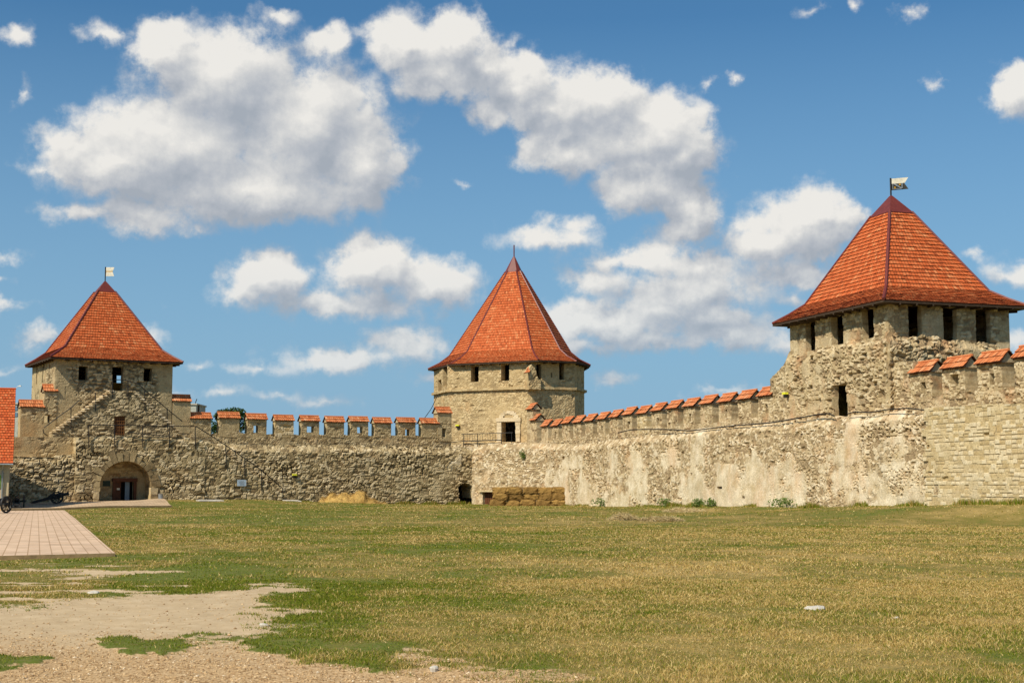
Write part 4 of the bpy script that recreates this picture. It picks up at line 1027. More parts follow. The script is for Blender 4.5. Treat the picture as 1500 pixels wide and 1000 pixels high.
def slab(name, quad, hgt, mat, nu=30, nv=60):
    m = M(); q = [np.array(p) for p in quad]
    U, Vv = np.meshgrid(np.linspace(0, 1, nu), np.linspace(0, 1, nv), indexing='ij'); U = U[..., None]; Vv = Vv[..., None]
    Pp = (q[0] * (1 - U) + q[1] * U) * (1 - Vv) + (q[3] * (1 - U) + q[2] * U) * Vv
    zz = tz(Pp[..., 0], Pp[..., 1]) + hgt; V = np.concatenate([Pp, zz[..., None]], -1).reshape(-1, 3)
    idx = np.arange(nu * nv).reshape(nu, nv); Q = np.stack([idx[:-1, :-1], idx[1:, :-1], idx[1:, 1:], idx[:-1, 1:]], -1).reshape(-1, 4)
    m.add(V, Q)
    lp = np.concatenate([idx[:, 0], idx[-1, 1:], idx[-2::-1, -1], idx[0, -2:0:-1]]); n = len(lp); W_ = V[lp]; W2 = W_ - [0, 0, hgt + .3]
    k2 = M(); k2.add(np.vstack([W_, W2]), [[i, n + i, n + (i + 1) % n, (i + 1) % n] for i in range(n)])
    kind(build('kerb', k2, MAT['kerb']), 'structure')
    return kind(build(name, m, mat), 'structure')
pa = G(168.5, 816); pb = np.array(P(94, 747, 97)[:2]); pdir = (pb - pa) / np.linalg.norm(pb - pa); pw = np.array([-pdir[1], pdir[0]])
print('path dir', pdir, pa, pb, 'left px', pa + pw * 9)
pang = math.atan2(pdir[1], pdir[0])
# the near edge runs slightly towards the camera on the left
near = G(-60, 826); nd = np.array([-.87, -.49]); nd /= np.linalg.norm(nd)
fp_ = np.array(P(10, 748, 97.5)[:2])
MAT['paving'] = paving_mat('pink_pavers', -pang, .44, .27, (.54, .37, .24), (.62, .44, .30), (.36, .23, .13))
slab('paved_path', [pa + nd * 9.5, pa, pb, pb - (pa - (pa + nd * 9.5)) * 1.0], .10, MAT['paving'])
a = P(2, 748, 110)[:2]; bq = P(252, 741.5, 119)[:2]; c_ = LL.p(LL.s(233, 735), 1.35); d_ = LL.p(LL.s(-40, 735), .1)
MAT['paving2'] = paving_mat('platform_pavers', -pang, .44, .27, (.44, .31, .19), (.51, .37, .235), (.34, .23, .14))
slab('gate_platform', [a, bq, c_, d_], .16, MAT['paving2'], 60, 20)

# ------------------------------------------------------------ grass, weeds, gravel
def blade_mesh(n, ymin, ymax, hmul, wk, seed, seg=1):
    R = np.random.default_rng(seed)
    y = np.sqrt(R.random(n) * (ymax ** 2 - ymin ** 2) + ymin ** 2); t = np.tan(np.radians(R.uniform(-23.5, 23.5, n))); x = y * t
    dirt, dry, grav = masks(x, y)
    keep = R.random(n) > np.clip(dirt * 1.25 - .08 + .25 * (fbm(x * 2.5, y * 2.5, 4, 3, 300) - .45) * (dirt > .02), 0, 1)
    keep &= (fbm(x * 1.7, y * 1.7, 1, 3, 310) > R.uniform(.15, .42, n))
    # not on the paving or behind walls
    keep &= ~((sdf([pa + nd * 9.5, pa, pb, pb + nd * 9.5], x, y) > -.12) | (sdf([a, bq, c_, d_], x, y) > -.1))
    keep &= ((x - LL.O[0]) * LL.n[0] + (y - LL.O[1]) * LL.n[1] > .25) & ((x - RL.O[0]) * RL.n[0] + (y - RL.O[1]) * RL.n[1] > .2)
    x, y, dry = x[keep], y[keep], dry[keep]; n = len(x)
    z = tz(x, y) + bumps(x, y, dirt[keep]) - .012
    isdry = (R.random(n) < np.clip(dry * 1.1 - .08, .04, .93))
    h = hmul * np.where(isdry, R.uniform(.018, .06, n), R.uniform(.016, .045, n)) * (.55 + .8 * vn(x * 1.1, y * 1.1, 0, 320))
    ang = R.uniform(0, 2 * math.pi, n); lean = R.normal(0, .8, n) * h * np.where(isdry, 1.25, 1.3)
    w = wk * y * R.uniform(.6, 1.3, n)
    wx, wy = np.cos(ang) * w, np.sin(ang) * w; la = R.uniform(0, 2 * math.pi, n); lx, ly = np.cos(la) * lean, np.sin(la) * lean
    A0 = np.stack([x - wx, y - wy, z], 1); B0 = np.stack([x + wx, y + wy, z], 1)
    C = np.stack([x + lx, y + ly, z + h], 1)
    tone = np.where(isdry, R.uniform(.55, 1, n), R.uniform(0, .42, n)); i = np.arange(n)
    m = M()
    if seg == 2:
        A1 = np.stack([x - wx * .7 + lx * .35, y - wy * .7 + ly * .35, z + h * .6], 1); B1 = np.stack([x + wx * .7 + lx * .35, y + wy * .7 + ly * .35, z + h * .6], 1)
        m.add(np.vstack([A0, B0, A1, B1, C]), np.stack([i, n + i, 3 * n + i, 2 * n + i], 1), np.stack([2 * n + i, 3 * n + i, 4 * n + i], 1), tone=np.tile(tone, 5))
    else:
        m.add(np.vstack([A0, B0, C]), None, np.stack([i, n + i, 2 * n + i], 1), tone=np.tile(tone, 3))
    return m
gmat, nt, b = newmat('grass_blade'); N = NT(nt)
c = N.ramp(N.attr('tone'), [(0, (.11, .155, .008)), (.25, (.19, .215, .013)), (.44, (.27, .225, .028)), (.56, (.39, .255, .06)), (.8, (.56, .38, .125)), (1., (.76, .57, .25))])
N.link(c, b.inputs['Base Color']); b.inputs['Roughness'].default_value = .6
t_ = N.n('ShaderNodeBsdfTranslucent'); N.link(c, t_.inputs[0]); x_ = N.n('ShaderNodeMixShader'); x_.inputs[0].default_value = .3
N.link(b.outputs[0], x_.inputs[1]); N.link(t_.outputs[0], x_.inputs[2]); N.link(x_.outputs[0], [q for q in nt.nodes if q.type == 'OUTPUT_MATERIAL'][0].inputs[0])
for (n, y0, y1, hm, wk, sd, sg) in ((560000, 10.5, 26, 1.0, .00030, 1, 2), (420000, 26, 60, 1.0, .00050, 2, 1), (260000, 60, 150, 1.1, .00055, 3, 1)):
    kind(build('grass', blade_mesh(n, y0, y1, hm, wk, sd, sg), gmat), 'stuff')
# gravel pebbles
R = np.random.default_rng(5); n = 90000
y = np.sqrt(R.random(n) * (24 ** 2 - 10.5 ** 2) + 10.5 ** 2); x = y * np.tan(np.radians(R.uniform(-23, 12, n)))
dirt, dry, grav = masks(x, y); keep = (dirt > .5) & (R.random(n) < .05 + .95 * grav); x, y = x[keep], y[keep]; n = len(x); z = tz(x, y) + bumps(x, y, dirt[keep]) + .002
r = .006 + .013 * R.random(n) ** 2.4; r = np.where(R.random(n) < .004, r * 2.2, r)
oc = np.array([[1, 0, 0], [0, 1, 0], [-1, 0, 0], [0, -1, 0], [0, 0, .75], [0, 0, -.6]]); Vv = []
rot = R.uniform(0, 6.28, n); sx = r * R.uniform(.7, 1.6, n)
for k in range(6):
    px_, py_ = oc[k, 0] * sx, oc[k, 1] * r; Vv.append(np.stack([x + px_ * np.cos(rot) - py_ * np.sin(rot), y + px_ * np.sin(rot) + py_ * np.cos(rot), z + oc[k, 2] * r * R.uniform(.7, 1.2, n)], 1))
m = M(); i = np.arange(n); T3 = np.concatenate([np.stack([a_i * n + i, b_i * n + i, 4 * n + i], 1) for a_i, b_i in ((0, 1), (1, 2), (2, 3), (3, 0))] + [np.stack([b_i * n + i, a_i * n + i, 5 * n + i], 1) for a_i, b_i in ((0, 1), (1, 2), (2, 3), (3, 0))])
m.add(np.vstack(Vv), None, T3, tone=np.tile(R.random(n), 6))
pm, nt, b = newmat('pebble'); N = NT(nt); N.link(N.ramp(N.attr('tone'), [(0, (.22, .13, .06)), (.55, (.44, .28, .135)), (.93, (.55, .385, .21)), (1, (.68, .56, .40))]), b.inputs['Base Color']); b.inputs['Roughness'].default_value = .9
kind(build('gravel', m, pm), 'stuff')

def leaves(m, c, rad, n, size, seed, flatten=1.0, lump=.45):
    R = np.random.default_rng(seed); c = np.array(c)
    d = R.normal(size=(n * 3, 3)); d /= np.linalg.norm(d, axis=1)[:, None]; rr = R.random(n * 3) ** (1 / 2.2)
    p = d * rr[:, None]; q = fbm(p[:, 0] * 2.2 + seed, p[:, 1] * 2.2, p[:, 2] * 2.2, 3, seed)
    k = (q > lump) & (rr < .55 + q); p = p[k][:n]; n = len(p)
    p = c + p * np.array(rad); ax = R.normal(size=(n, 3)); ax /= np.linalg.norm(ax, axis=1)[:, None]; bx = np.cross(ax, R.normal(size=(n, 3))); bx /= np.linalg.norm(bx, axis=1)[:, None]
    s = size * R.uniform(.6, 1.4, n)[:, None]; i = np.arange(n)
    m.add(np.vstack([p - ax * s, p + bx * s * .5, p + ax * s, p - bx * s * .5]), np.stack([i, n + i, 2 * n + i, 3 * n + i], 1), tone=np.tile(R.random(n), 4))
# tree beyond the left wall
tr = thing('leafy_tree', 'dark green tree rising behind the left parapet', 'tree', (*P(338, 640, 150)[:2], 0))
m = M(); bp = P(338, 640, 150); m.tube([[bp[0], bp[1], 0], [bp[0] + .1, bp[1], 3], [bp[0] - .1, bp[1], 6]], .22, 8, r2=.12)
for k in range(5): m.tube([[bp[0], bp[1], 4 + .4 * k], [bp[0] + random.uniform(-1.5, 1.5), bp[1] + random.uniform(-1, 1), 6.2 + .4 * k]], .08, 5, r2=.03)
build('trunk', m, MAT['bark'], tr)
m = M()
for (px, py, rx, rz, sd) in ((336, 612, 1.4, 1.1, 1), (319, 622, 1.1, 1.3, 2), (345, 606, 1.1, .7, 3), (356, 620, 1.0, 1.1, 4), (333, 632, 2.0, 1.4, 5), (325, 609, .8, .7, 6)): leaves(m, P(px, py, 150), (rx, 1.2, rz), 700, .13, sd)
build('crown', m, MAT['leaf'], tr)
# weeds at the foot and on the face of the right wall
def weed(line, px, py, w, h, label, n=240, off=.4):
    t, z = line.off(off).sz(px, py); c = line.off(off).p3(t, z)
    o = thing('weed_plant', label, 'plant', c, 'weeds along the right wall'); m = M()
    for k in range(7):
        a = random.uniform(-1, 1); tip = c + np.array([*(line.u * a * w), h * random.uniform(.6, 1.1)]); m.tube([c, (c + tip) / 2 + [0, 0, .1], tip], .015, 4, r2=.006)
    build('stems', m, MAT['weed'], o); m = M(); leaves(m, c + [0, 0, h * .5], (w * 1.2, w * .9, h * .6), n, .08, int(px), 1, .38); build('leaves', m, MAT['weed'], o)
weed(RL, 880, 742, .8, .75, 'low green weed at the wall foot nearest right of the hay bales')
weed(RL, 975, 742, .7, .65, 'small green weed clump against the middle of the right wall')
weed(RL, 1024, 742, .5, .6, 'left half of the paired weed clumps against the right wall')
weed(RL, 1041, 742, .45, .6, 'right half of the paired weed clumps against the right wall')
weed(RL, 1152, 742, 1.1, .55, 'wide low grass tuft at the foot of the right wall', 300)
weed(CH.off(.1), 765.5, 672, .3, .9, 'green plant growing out of the wall face below the central tower', 160, .1)

# ragged strip of taller grass along the foot of the walls
def foot_strip(line, sa, sb, n, seed):
    R = np.random.default_rng(seed); t = R.uniform(sa, sb, n); d = np.abs(R.normal(0, .22, n)) + .05; k = fbm(t * .35, 0 * t, 1, 4, seed) > .46 + .1 * R.random(n); t, d = t[k], d[k]; n = len(t)
    x = line.O[0] + line.u[0] * t + line.n[0] * d; y = line.O[1] + line.u[1] * t + line.n[1] * d; z = tz(x, y) - .03
    h = R.uniform(.06, .34, n) * (.4 + 1.2 * vn(t * .8, 0, 0, seed)); w = R.uniform(.015, .035, n); a = R.uniform(0, 6.28, n); l = R.normal(0, .35, n) * h; b = R.uniform(0, 6.28, n); i = np.arange(n)
    m = M(); m.add(np.vstack([np.stack([x - w * np.cos(a), y - w * np.sin(a), z], 1), np.stack([x + w * np.cos(a), y + w * np.sin(a), z], 1), np.stack([x + l * np.cos(b), y + l * np.sin(b), z + h], 1)]), None, np.stack([i, n + i, 2 * n + i], 1), tone=np.tile(np.where(R.random(n) < .75, R.uniform(0, .4, n), R.uniform(.55, .9, n)), 3))
    kind(build('grass', m, gmat), 'stuff')
foot_strip(RL, sJ + 1, RL.s(1620), 26000, 71); foot_strip(LL, LL.s(300), LL.s(690), 9000, 72)
# ------------------------------------------------------------ hay
MAT_b = MAT['bale']
def bale_mesh(L, w, h, seed):
    R = np.random.default_rng(seed); m = M(); nx, ny, nz = 14, 8, 7
    def face(o, a, b, na, nb):
        U, Vv = np.meshgrid(np.linspace(-1, 1, na), np.linspace(-1, 1, nb), indexing='ij')
        p = np.array(o)[None, None] + np.array(a) * U[..., None] + np.array(b) * Vv[..., None]
        p = p * np.array([L / 2, w / 2, h / 2])
        q = p / np.array([L / 2, w / 2, h / 2]); rn = (np.abs(q) ** 6).sum(-1) ** (1 / 6); p = p / rn[..., None] * 1.03
        nn = np.stack([fbm(p[..., 0] * 3 + seed, p[..., 1] * 3, p[..., 2] * 5, 3, 40 + k) - .5 for k in range(3)], -1); p = p + nn * np.array([.30, .22, .24])
        p[..., 2] += h / 2; idx = np.arange(na * nb).reshape(na, nb)
        m.add(p.reshape(-1, 3), np.stack([idx[:-1, :-1], idx[1:, :-1], idx[1:, 1:], idx[:-1, 1:]], -1).reshape(-1, 4), tone=R.uniform(.25, .8) + .25 * (R.random(na * nb) - .5))
    face((0, -1, 0), (1, 0, 0), (0, 0, 1), nx, nz); face((0, 1, 0), (-1, 0, 0), (0, 0, 1), nx, nz); face((1, 0, 0), (0, 1, 0), (0, 0, 1), ny, nz)
    face((-1, 0, 0), (0, -1, 0), (0, 0, 1), ny, nz); face((0, 0, 1), (1, 0, 0), (0, 1, 0), nx, ny); face((0, 0, -1), (1, 0, 0), (0, -1, 0), nx, ny)
    k = 420; p = R.uniform(-1, 1, (k, 3)) * np.array([L / 2, w / 2, h / 2]); sd = R.integers(0, 3, k)
    p[sd == 0, 1] = -w / 2 * 1.02; p[sd == 1, 2] = h / 2; p[sd == 2, 0] = np.sign(p[sd == 2, 0]) * L / 2; p[:, 2] += h / 2
    d = R.normal(size=(k, 3)); d /= np.linalg.norm(d, axis=1)[:, None]; e = np.cross(d, R.normal(size=(k, 3))); e /= np.linalg.norm(e, axis=1)[:, None]; i = np.arange(k)
    m.add(np.vstack([p - d * .15, p + e * .016, p + d * .15]), None, np.stack([i, k + i, 2 * k + i], 1), tone=np.tile(R.random(k), 3))
    return m
hl = RL.off(1.3); hs0 = None
hu = np.array([.985, -.17]); hu /= np.linalg.norm(hu)          # the stack faces the courtyard
hb = P(775, 742, 134.0)[:2]
protos = []
for sd in range(3):
    o = build('straw_bale', bale_mesh(1.40, .95, (.6, .56, .63)[sd], sd + 3), MAT['bale'], base=(0, 0, 0)); tag(o, 'x', 'straw bale', 'straw bales stacked by the right wall'); protos.append(o)
zst = P(768, 741.5, 134)[2]
ROW = ('bottom', 'middle', 'top'); COLN = ('leftmost', 'second', 'third', 'fourth', 'rightmost')
used = [False] * 3; kk_ = 0
for r_ in range(3):
    for c5 in range(5):
        x = (c5 - 2) * 1.43 + (.22 if r_ % 2 else 0.0) * (1 if c5 < 4 else .3) + random.uniform(-.05, .05) - (.12 if (r_ == 0 and c5 == 0) else 0)
        if r_ == 2: x += .12
        p = hb + hu * x; k = kk_ % 3; kk_ += 1
        o = protos[k] if not used[k] else protos[k].copy()
        if used[k]: COL.objects.link(o)
        used[k] = True
        o.location = (p[0], p[1] + random.uniform(-.12, .12), zst + r_ * .575 + random.uniform(-.02, .02) * (r_ > 0)); o.rotation_euler = (0, 0, math.atan2(hu[1], hu[0]) + random.uniform(-.09, .09) + (math.pi if random.random() < .5 else 0))
        o['label'] = f'{COLN[c5]} brown straw bale in the {ROW[r_]} row of the stack'
def mound(px0, px1, ytop, ybase, Y, dep, seed, name, label, mat, prof):
    A_ = P(px0, ybase, Y); B_ = P(px1, ybase, Y); L = B_[0] - A_[0]; hmax = P((px0 + px1) / 2, ytop, Y)[2] - A_[2]
    nu, nv = 70, 26; U, Vv = np.meshgrid(np.linspace(0, 1, nu), np.linspace(-1, 1, nv), indexing='ij')
    hh = np.interp(U, [q[0] for q in prof], [q[1] for q in prof]) * np.sqrt(np.clip(1 - Vv ** 2, 0, 1)) * hmax
    x = A_[0] + L * U; y = Y + .5 + Vv * dep * (.5 + .5 * np.sin(np.pi * np.clip(U, .05, .95)))
    zz = A_[2] + hh * (.72 + .6 * fbm(x * 1.6, y * 1.6, 0, 4, seed)) + .22 * (fbm(x * 4, y * 4, 3, 3, seed + 3) - .5) * (hh > .05)
    m = M(); idx = np.arange(nu * nv).reshape(nu, nv); m.add(np.stack([x, y, zz - .06], -1).reshape(-1, 3), np.stack([idx[:-1, :-1], idx[1:, :-1], idx[1:, 1:], idx[:-1, 1:]], -1).reshape(-1, 4), tone=fbm(x * 3, y * 3, 1, 3, seed + 5).ravel())
    R = np.random.default_rng(seed); k = 2600; ii = R.integers(0, nu, k); jj = R.integers(0, nv, k); p = np.stack([x[ii, jj], y[ii, jj], zz[ii, jj]], 1) + R.normal(0, .06, (k, 3))
    d = R.normal(size=(k, 3)) * [1, 1, .45]; d /= np.linalg.norm(d, axis=1)[:, None]; e = np.cross(d, R.normal(size=(k, 3))); e /= np.linalg.norm(e, axis=1)[:, None]; i = np.arange(k)
    m.add(np.vstack([p - d * .16, p + e * .02, p + d * .16]), None, np.stack([i, k + i, 2 * k + i], 1), tone=np.tile(R.uniform(.1, 1, k), 3))
    return tag(build(name, m, mat), label, 'straw')
mound(458, 570, 720.5, 742, 134.5, 1.5, 60, 'straw_heap', 'loose golden straw heap in front of the left wall', MAT['straw'], [(0, 0), (.05, .2), (.12, .7), (.16, .62), (.22, .9), (.33, .85), (.38, .95), (.5, .82), (.58, 1.05), (.68, 1.0), (.72, .62), (.8, .55), (.86, .3), (.93, .28), (1, 0)])
mound(895, 934, 756.5, 762, 68, .7, 61, 'straw_scatter', 'thin scatter of pale straw on the lawn nearest the hay bales', MAT['strawpale'], [(0, 0), (.3, 1), (.7, .8), (1, 0)])
mound(974, 1036, 746, 750, 90, 1.2, 62, 'straw_scatter', 'long thin scatter of pale straw on the lawn close to the right wall', MAT['strawpale'], [(0, 0), (.3, 1), (.7, .8), (1, 0)])
mound(940, 1000, 759.5, 763, 66, .5, 63, 'straw_scatter', 'faint straw trail to the right of the small straw scatter', MAT['strawpale'], [(0, 0), (.3, .8), (.7, .6), (1, 0)])
def rock(px, py, r, label, seed):
    p = G(px, py); z = tz1(p); m = M(); R = np.random.default_rng(seed)
    m.lathe([(-.04, r * .8), (0, r), (r * .25, r * .85), (r * .42, r * .4), (r * .45, .01)], [p[0], p[1], z], [0, 0, 1], 9, tone=.7); V = m.V[0]; V[:] = V + (np.stack([vn(V[:, 0] * 9, V[:, 1] * 9, V[:, 2] * 9, seed + k) for k in range(3)], 1) - .5) * r * .5
    tag(build('limestone_piece', m, MAT['slab']), label, 'stone')
mound(712, 830, 739, 743.5, 132.6, .5, 64, 'straw_scatter', 'loose brown straw shed along the foot of the stacked bales', MAT['bale'], [(0, 0), (.1, .6), (.3, .3), (.5, .8), (.7, .4), (.9, .7), (1, 0)])
rock(1192, 893, .17, 'flat white stone lying in the dry grass at right', 3); rock(1312, 905, .06, 'tiny white stone right of the flat one in the grass', 4); rock(137, 869, .09, 'small pale stone at the top edge of the sandy path', 5); rock(387, 915, .06, 'pebble at the edge of the green patch by the path', 6); rock(636, 978, .05, 'dark pebble in the gravel at the bottom', 7)
p = LL.p3(LL.s(285, 737), tz1(LL.p(LL.s(285), 4)) + .02, 4.5); m = M(); m.box(p, (1.1, .5, .05), LL.u, jit=.03); tag(build('stone_slab', m, MAT['slab']), 'thin flat stone in the grass right of the gate platform', 'slab')
m = M(); t = LS.s(232, 733); p = LS.p(t, .7); m.lathe([(0, .2), (.1, .22), (.5, .22), (.55, .25), (.58, .1)], [p[0], p[1], tz1(p) + .02], [0, 0, 1], 12); tag(build('metal_bin', m, MAT['zinc']), 'small grey metal bin beside the right jamb of the gate', 'bin')

# ------------------------------------------------------------ red-roofed house at the left edge
uh = np.array([math.cos(math.radians(19)), math.sin(math.radians(19))]); HY = 112.0
E = P(19.3, 678.5, HY); LH = Line(E[:2], uh); zh_e = E[2]
ridge_d = -5.5; rp = LH.p(0, ridge_d); zh_r = H + (rp[1] * cT) * 0 + P(20.5, 570, rp[1])[2] - H
zh_b = zh_r - (zh_r - zh_e) * 4.3 / 5.5
print('house ridge px', 750 + F * rp[0] / (rp[1] * cT + (zh_r - H) * sT), 'eave z', zh_e, zh_r)
hs = thing('red_roof_house', 'cream walled house with a steep red tiled roof at the left edge', 'house', LH.p3(-8, -.3, -5))
Lh = 16
m = M(); wf = LH.off(-.45)
panel(m, wf, -Lh, -.28, -1, flat(zh_e + .1), style(2, 1.5, .5, .01, 180, plas=1, plev=.1, big=.02), holes=[(-4.2, -3.2, 1.0, 2.3), (-8.2, -7.2, 1.0, 2.3)], res=.3, thick=.4)
ge = Line(wf.p(-.28), -wf.n); panel(m, ge, 0, 8.9, -1, lambda s: zh_r - .3 - (zh_r - zh_e) / 5.5 * np.abs(np.asarray(s) - 5.05), style(2, 1.5, .5, .01, 181, plas=1, plev=.1, big=.02), res=.3, thick=.4)
build('house_wall', m, MAT['render'], hs)
m = M(); e0, e1 = LH.p3(-Lh, zh_e), LH.p3(0, zh_e); q0, q1 = LH.p3(-Lh, zh_r, ridge_d), LH.p3(0, zh_r, ridge_d); b0, b1 = LH.p3(-Lh, zh_b, -9.8), LH.p3(0, zh_b, -9.8)
tiles(m, e0, e1, q1, q0, 28, .24, .06); tiles(m, b1, b0, q0, q1, 14, .5, .05)
m.tube([q0 + [0, 0, .03], q1 + [0, 0, .03]], .1, 6, tone=.5); hr = build('roof', m, MAT['housetile'], hs)
m = M(); m.tube([e0 + np.array([*(LH.n * .08), -.08]), e1 + np.array([*(LH.n * .08), -.08])], .08, 6); build('gutter', m, MAT['zinc'], hs)
m = M(); qx = -.75
m.tube([LH.p3(qx, zh_e - .1, .06), LH.p3(qx, zh_e - .45, -.25), LH.p3(qx, zh_e - .7, -.33), LH.p3(qx, 0, -.33)], .06, 6); build('downpipe', m, MAT['zinc'], hs)
m = M(); t, z = wf.sz(1, 705); m.box(wf.p3(t - .32, z, .06), (.3, .02, .5), uh); tag(build('wall_sign', m, MAT['signgreen']), 'green and white sign on the house wall at the left edge', 'sign')
m = M(); q = LH.p3(0.0, zh_r, ridge_d); m.tube([q, q + [.15, 0, .25], q + [.28, 0, .3]], .02, 4); m.box(q + np.array([.32, 0, .27]), (.1, .08, .05)); tag(build('gable_lamp', m, MAT['white']), 'tiny white lamp on a bracket at the house ridge', 'lamp')
for s_ in (-3.7, -7.7):
    m = M(); m.box(wf.p3(s_, 1.65, -.2), (.5, .02, .65), uh); build('window_pane', m, MAT['glass'], hs)

# buildings beyond the wall
def far_house(label, px0, px1, py0, Y, dep, mat):
    A_ = P(px0, py0, Y); B_ = P(px1, py0, Y); c = (A_ + B_) / 2; hw = (B_[0] - A_[0]) / 2
    t = thing('distant_building', label, 'building', (c[0], Y + dep / 2, 0)); m = M(); m.box((c[0], Y + dep / 2, A_[2] / 2), (hw, dep / 2, A_[2] / 2)); build('wall', m, MAT[mat], t)
    m = M(); m.box((c[0], Y + dep / 2, A_[2] + .06), (hw + .12, dep / 2 + .12, .08)); build('roof_slab', m, MAT['slab'], t); return t, A_, B_
t, A_, B_ = far_house('grey building with a bluish window band behind the wall left of the gate tower', -20, 30, 591.5, 160, 8, 'bwall')
for k in range(2):
    z0 = P(22, 598 + k * 9, 160)[2]; m = M(); m.box(((A_[0] + B_[0]) / 2, 159.98, z0), ((B_[0] - A_[0]) / 2 - .3, .04, .22)); build('window', m, MAT['glass'], t)
t, A_, B_ = far_house('small pale rendered building with a dark chimney pipe beyond the left parapet', 268, 287.5, 592.5, 165, 5, 'bwall')
m = M(); q = P(290.5, 592, 166); m.tube([[q[0], q[1], 0], q], .14, 8); build('chimney_pipe', m, MAT['wood'], t)
m = M(); q = P(286, 592, 166); m.tube([q, P(286.8, 588, 166), P(288.5, 584, 166)], .05, 5); build('antenna', m, MAT['iron'], t)

# ------------------------------------------------------------ cannons
cn = thing('field_cannon', 'black field cannon with spoked wheels standing in the shade left of the gate', 'cannon', (0, 0, 0), 'old cannons by the gate')
Rw = .5
for s_ in (-.55, .55):
    m = M(); c = np.array([0, s_, Rw]); n = 22
    for (ra, rb) in ((Rw, .05),):
        V = []; 
        for k in range(n):
            a0 = 2 * math.pi * k / n
            for (dr2, dy) in ((0, -.045), (0, .045), (-.09, .045), (-.09, -.045)): V.append(c + [(ra + dr2) * math.cos(a0), dy, (ra + dr2) * math.sin(a0)])
        Q = [[4 * k + j, 4 * k + (j + 1) % 4, 4 * ((k + 1) % n) + (j + 1) % 4, 4 * ((k + 1) % n) + j] for k in range(n) for j in range(4)]; m.add(V, Q)
    for k in range(10): a0 = 2 * math.pi * k / 10; m.tube([c, c + [(Rw - .06) * math.cos(a0), 0, (Rw - .06) * math.sin(a0)]], .028, 5)
    m.lathe([(-.12, .07), (-.05, .1), (.05, .1), (.12, .07)], c, [0, 1, 0], 10); build('wheel', m, MAT['iron'], cn)
m = M(); m.tube([[0, -.6, Rw], [0, .6, Rw]], .05, 6); build('axle', m, MAT['iron'], cn)
m = M(); d = np.array([math.cos(.16), 0, math.sin(.16)])
m.lathe([(-.75, .03), (-.7, .09), (-.62, .07), (-.6, .19), (-.1, .17), (.0, .16), (.75, .12), (.82, .15), (.9, .14), (.9, .07), (.7, .06)], [.05, 0, .68], d, 14); build('barrel', m, MAT['iron'], cn, smooth=False)
m = M()
for s_ in (-.2, .2): m.prism([[.35, s_ - .04, .55], [.35, s_ - .04, .72], [-.2, s_ - .04, .7], [-1.9, s_ - .04, .2], [-2.0, s_ - .04, .03], [-1.75, s_ - .04, .03], [-.3, s_ - .04, .42]], [0, .08, 0])
for xx, zz in ((-.1, .5), (-.8, .38), (-1.7, .14)): m.box((xx, 0, zz), (.08, .2, .05))
build('carriage', m, MAT['iron'], cn)
p = P(83, 738.5, 119)[:2]; cn.location = (p[0], p[1], tz1(p) + .16); cn.rotation_euler = (0, 0, .22)
p = P(24, 744, 114.5)[:2]; dup(cn, (p[0], p[1], tz1(p) + .16), 1.9, 'black cannon seen end-on in the shade beside the house corner')
p = P(-3, 757, 84)[:2]; dup(cn, (p[0], p[1], tz1(p) + .12), 1.25, 'black spoked cannon cut off by the left edge on the paved path')
p = P(-4, 752, 92)[:2]

# ------------------------------------------------------------ sky, sun, camera
SUN_H = np.array([-.69, -.72]); SUN_H /= np.linalg.norm(SUN_H); EL = math.radians(47)
sd = np.array([SUN_H[0] * math.cos(EL), SUN_H[1] * math.cos(EL), math.sin(EL)])
su = bpy.data.lights.new('sun', 'SUN'); su.energy = 5.0; su.angle = math.radians(.5); su.color = (1, .92, .77)
so = bpy.data.objects.new('sun', su); COL.objects.link(so)
from mathutils import Vector
so.rotation_euler = Vector(sd).to_track_quat('Z', 'Y').to_euler(); so.location = (-60, -40, 80)
w = bpy.data.worlds.new('World'); sc.world = w; w.use_nodes = True; nt = w.node_tree; nt.nodes.clear(); N = NT(nt)
wo = N.n('ShaderNodeOutputWorld'); bg = N.n('ShaderNodeBackground'); N.link(bg.outputs[0], wo.inputs[0])
sky = N.n('ShaderNodeTexSky', sky_type='NISHITA'); sky.sun_disc = False; sky.sun_elevation = EL; sky.sun_rotation = math.atan2(SUN_H[0], SUN_H[1]); sky.air_density = 1.0; sky.dust_density = 1.2; sky.ozone_density = 1.5
SKY = .074
g = N.n('ShaderNodeTexCoord').outputs['Generated']; sp = N.n('ShaderNodeSeparateXYZ'); N.link(g, sp.inputs[0])
az = N.math('ARCTAN2', sp.outputs[0], sp.outputs[1]); el = N.math('ARCSINE', sp.outputs[2])
K = F / 100.0          # unit: about 100 photo pixels of sky angle
cmb = N.n('ShaderNodeCombineXYZ'); N.link(N.math('MULTIPLY', az, K), cmb.inputs[0]); N.link(N.math('MULTIPLY', el, K), cmb.inputs[1]); uv = cmb.outputs[0]
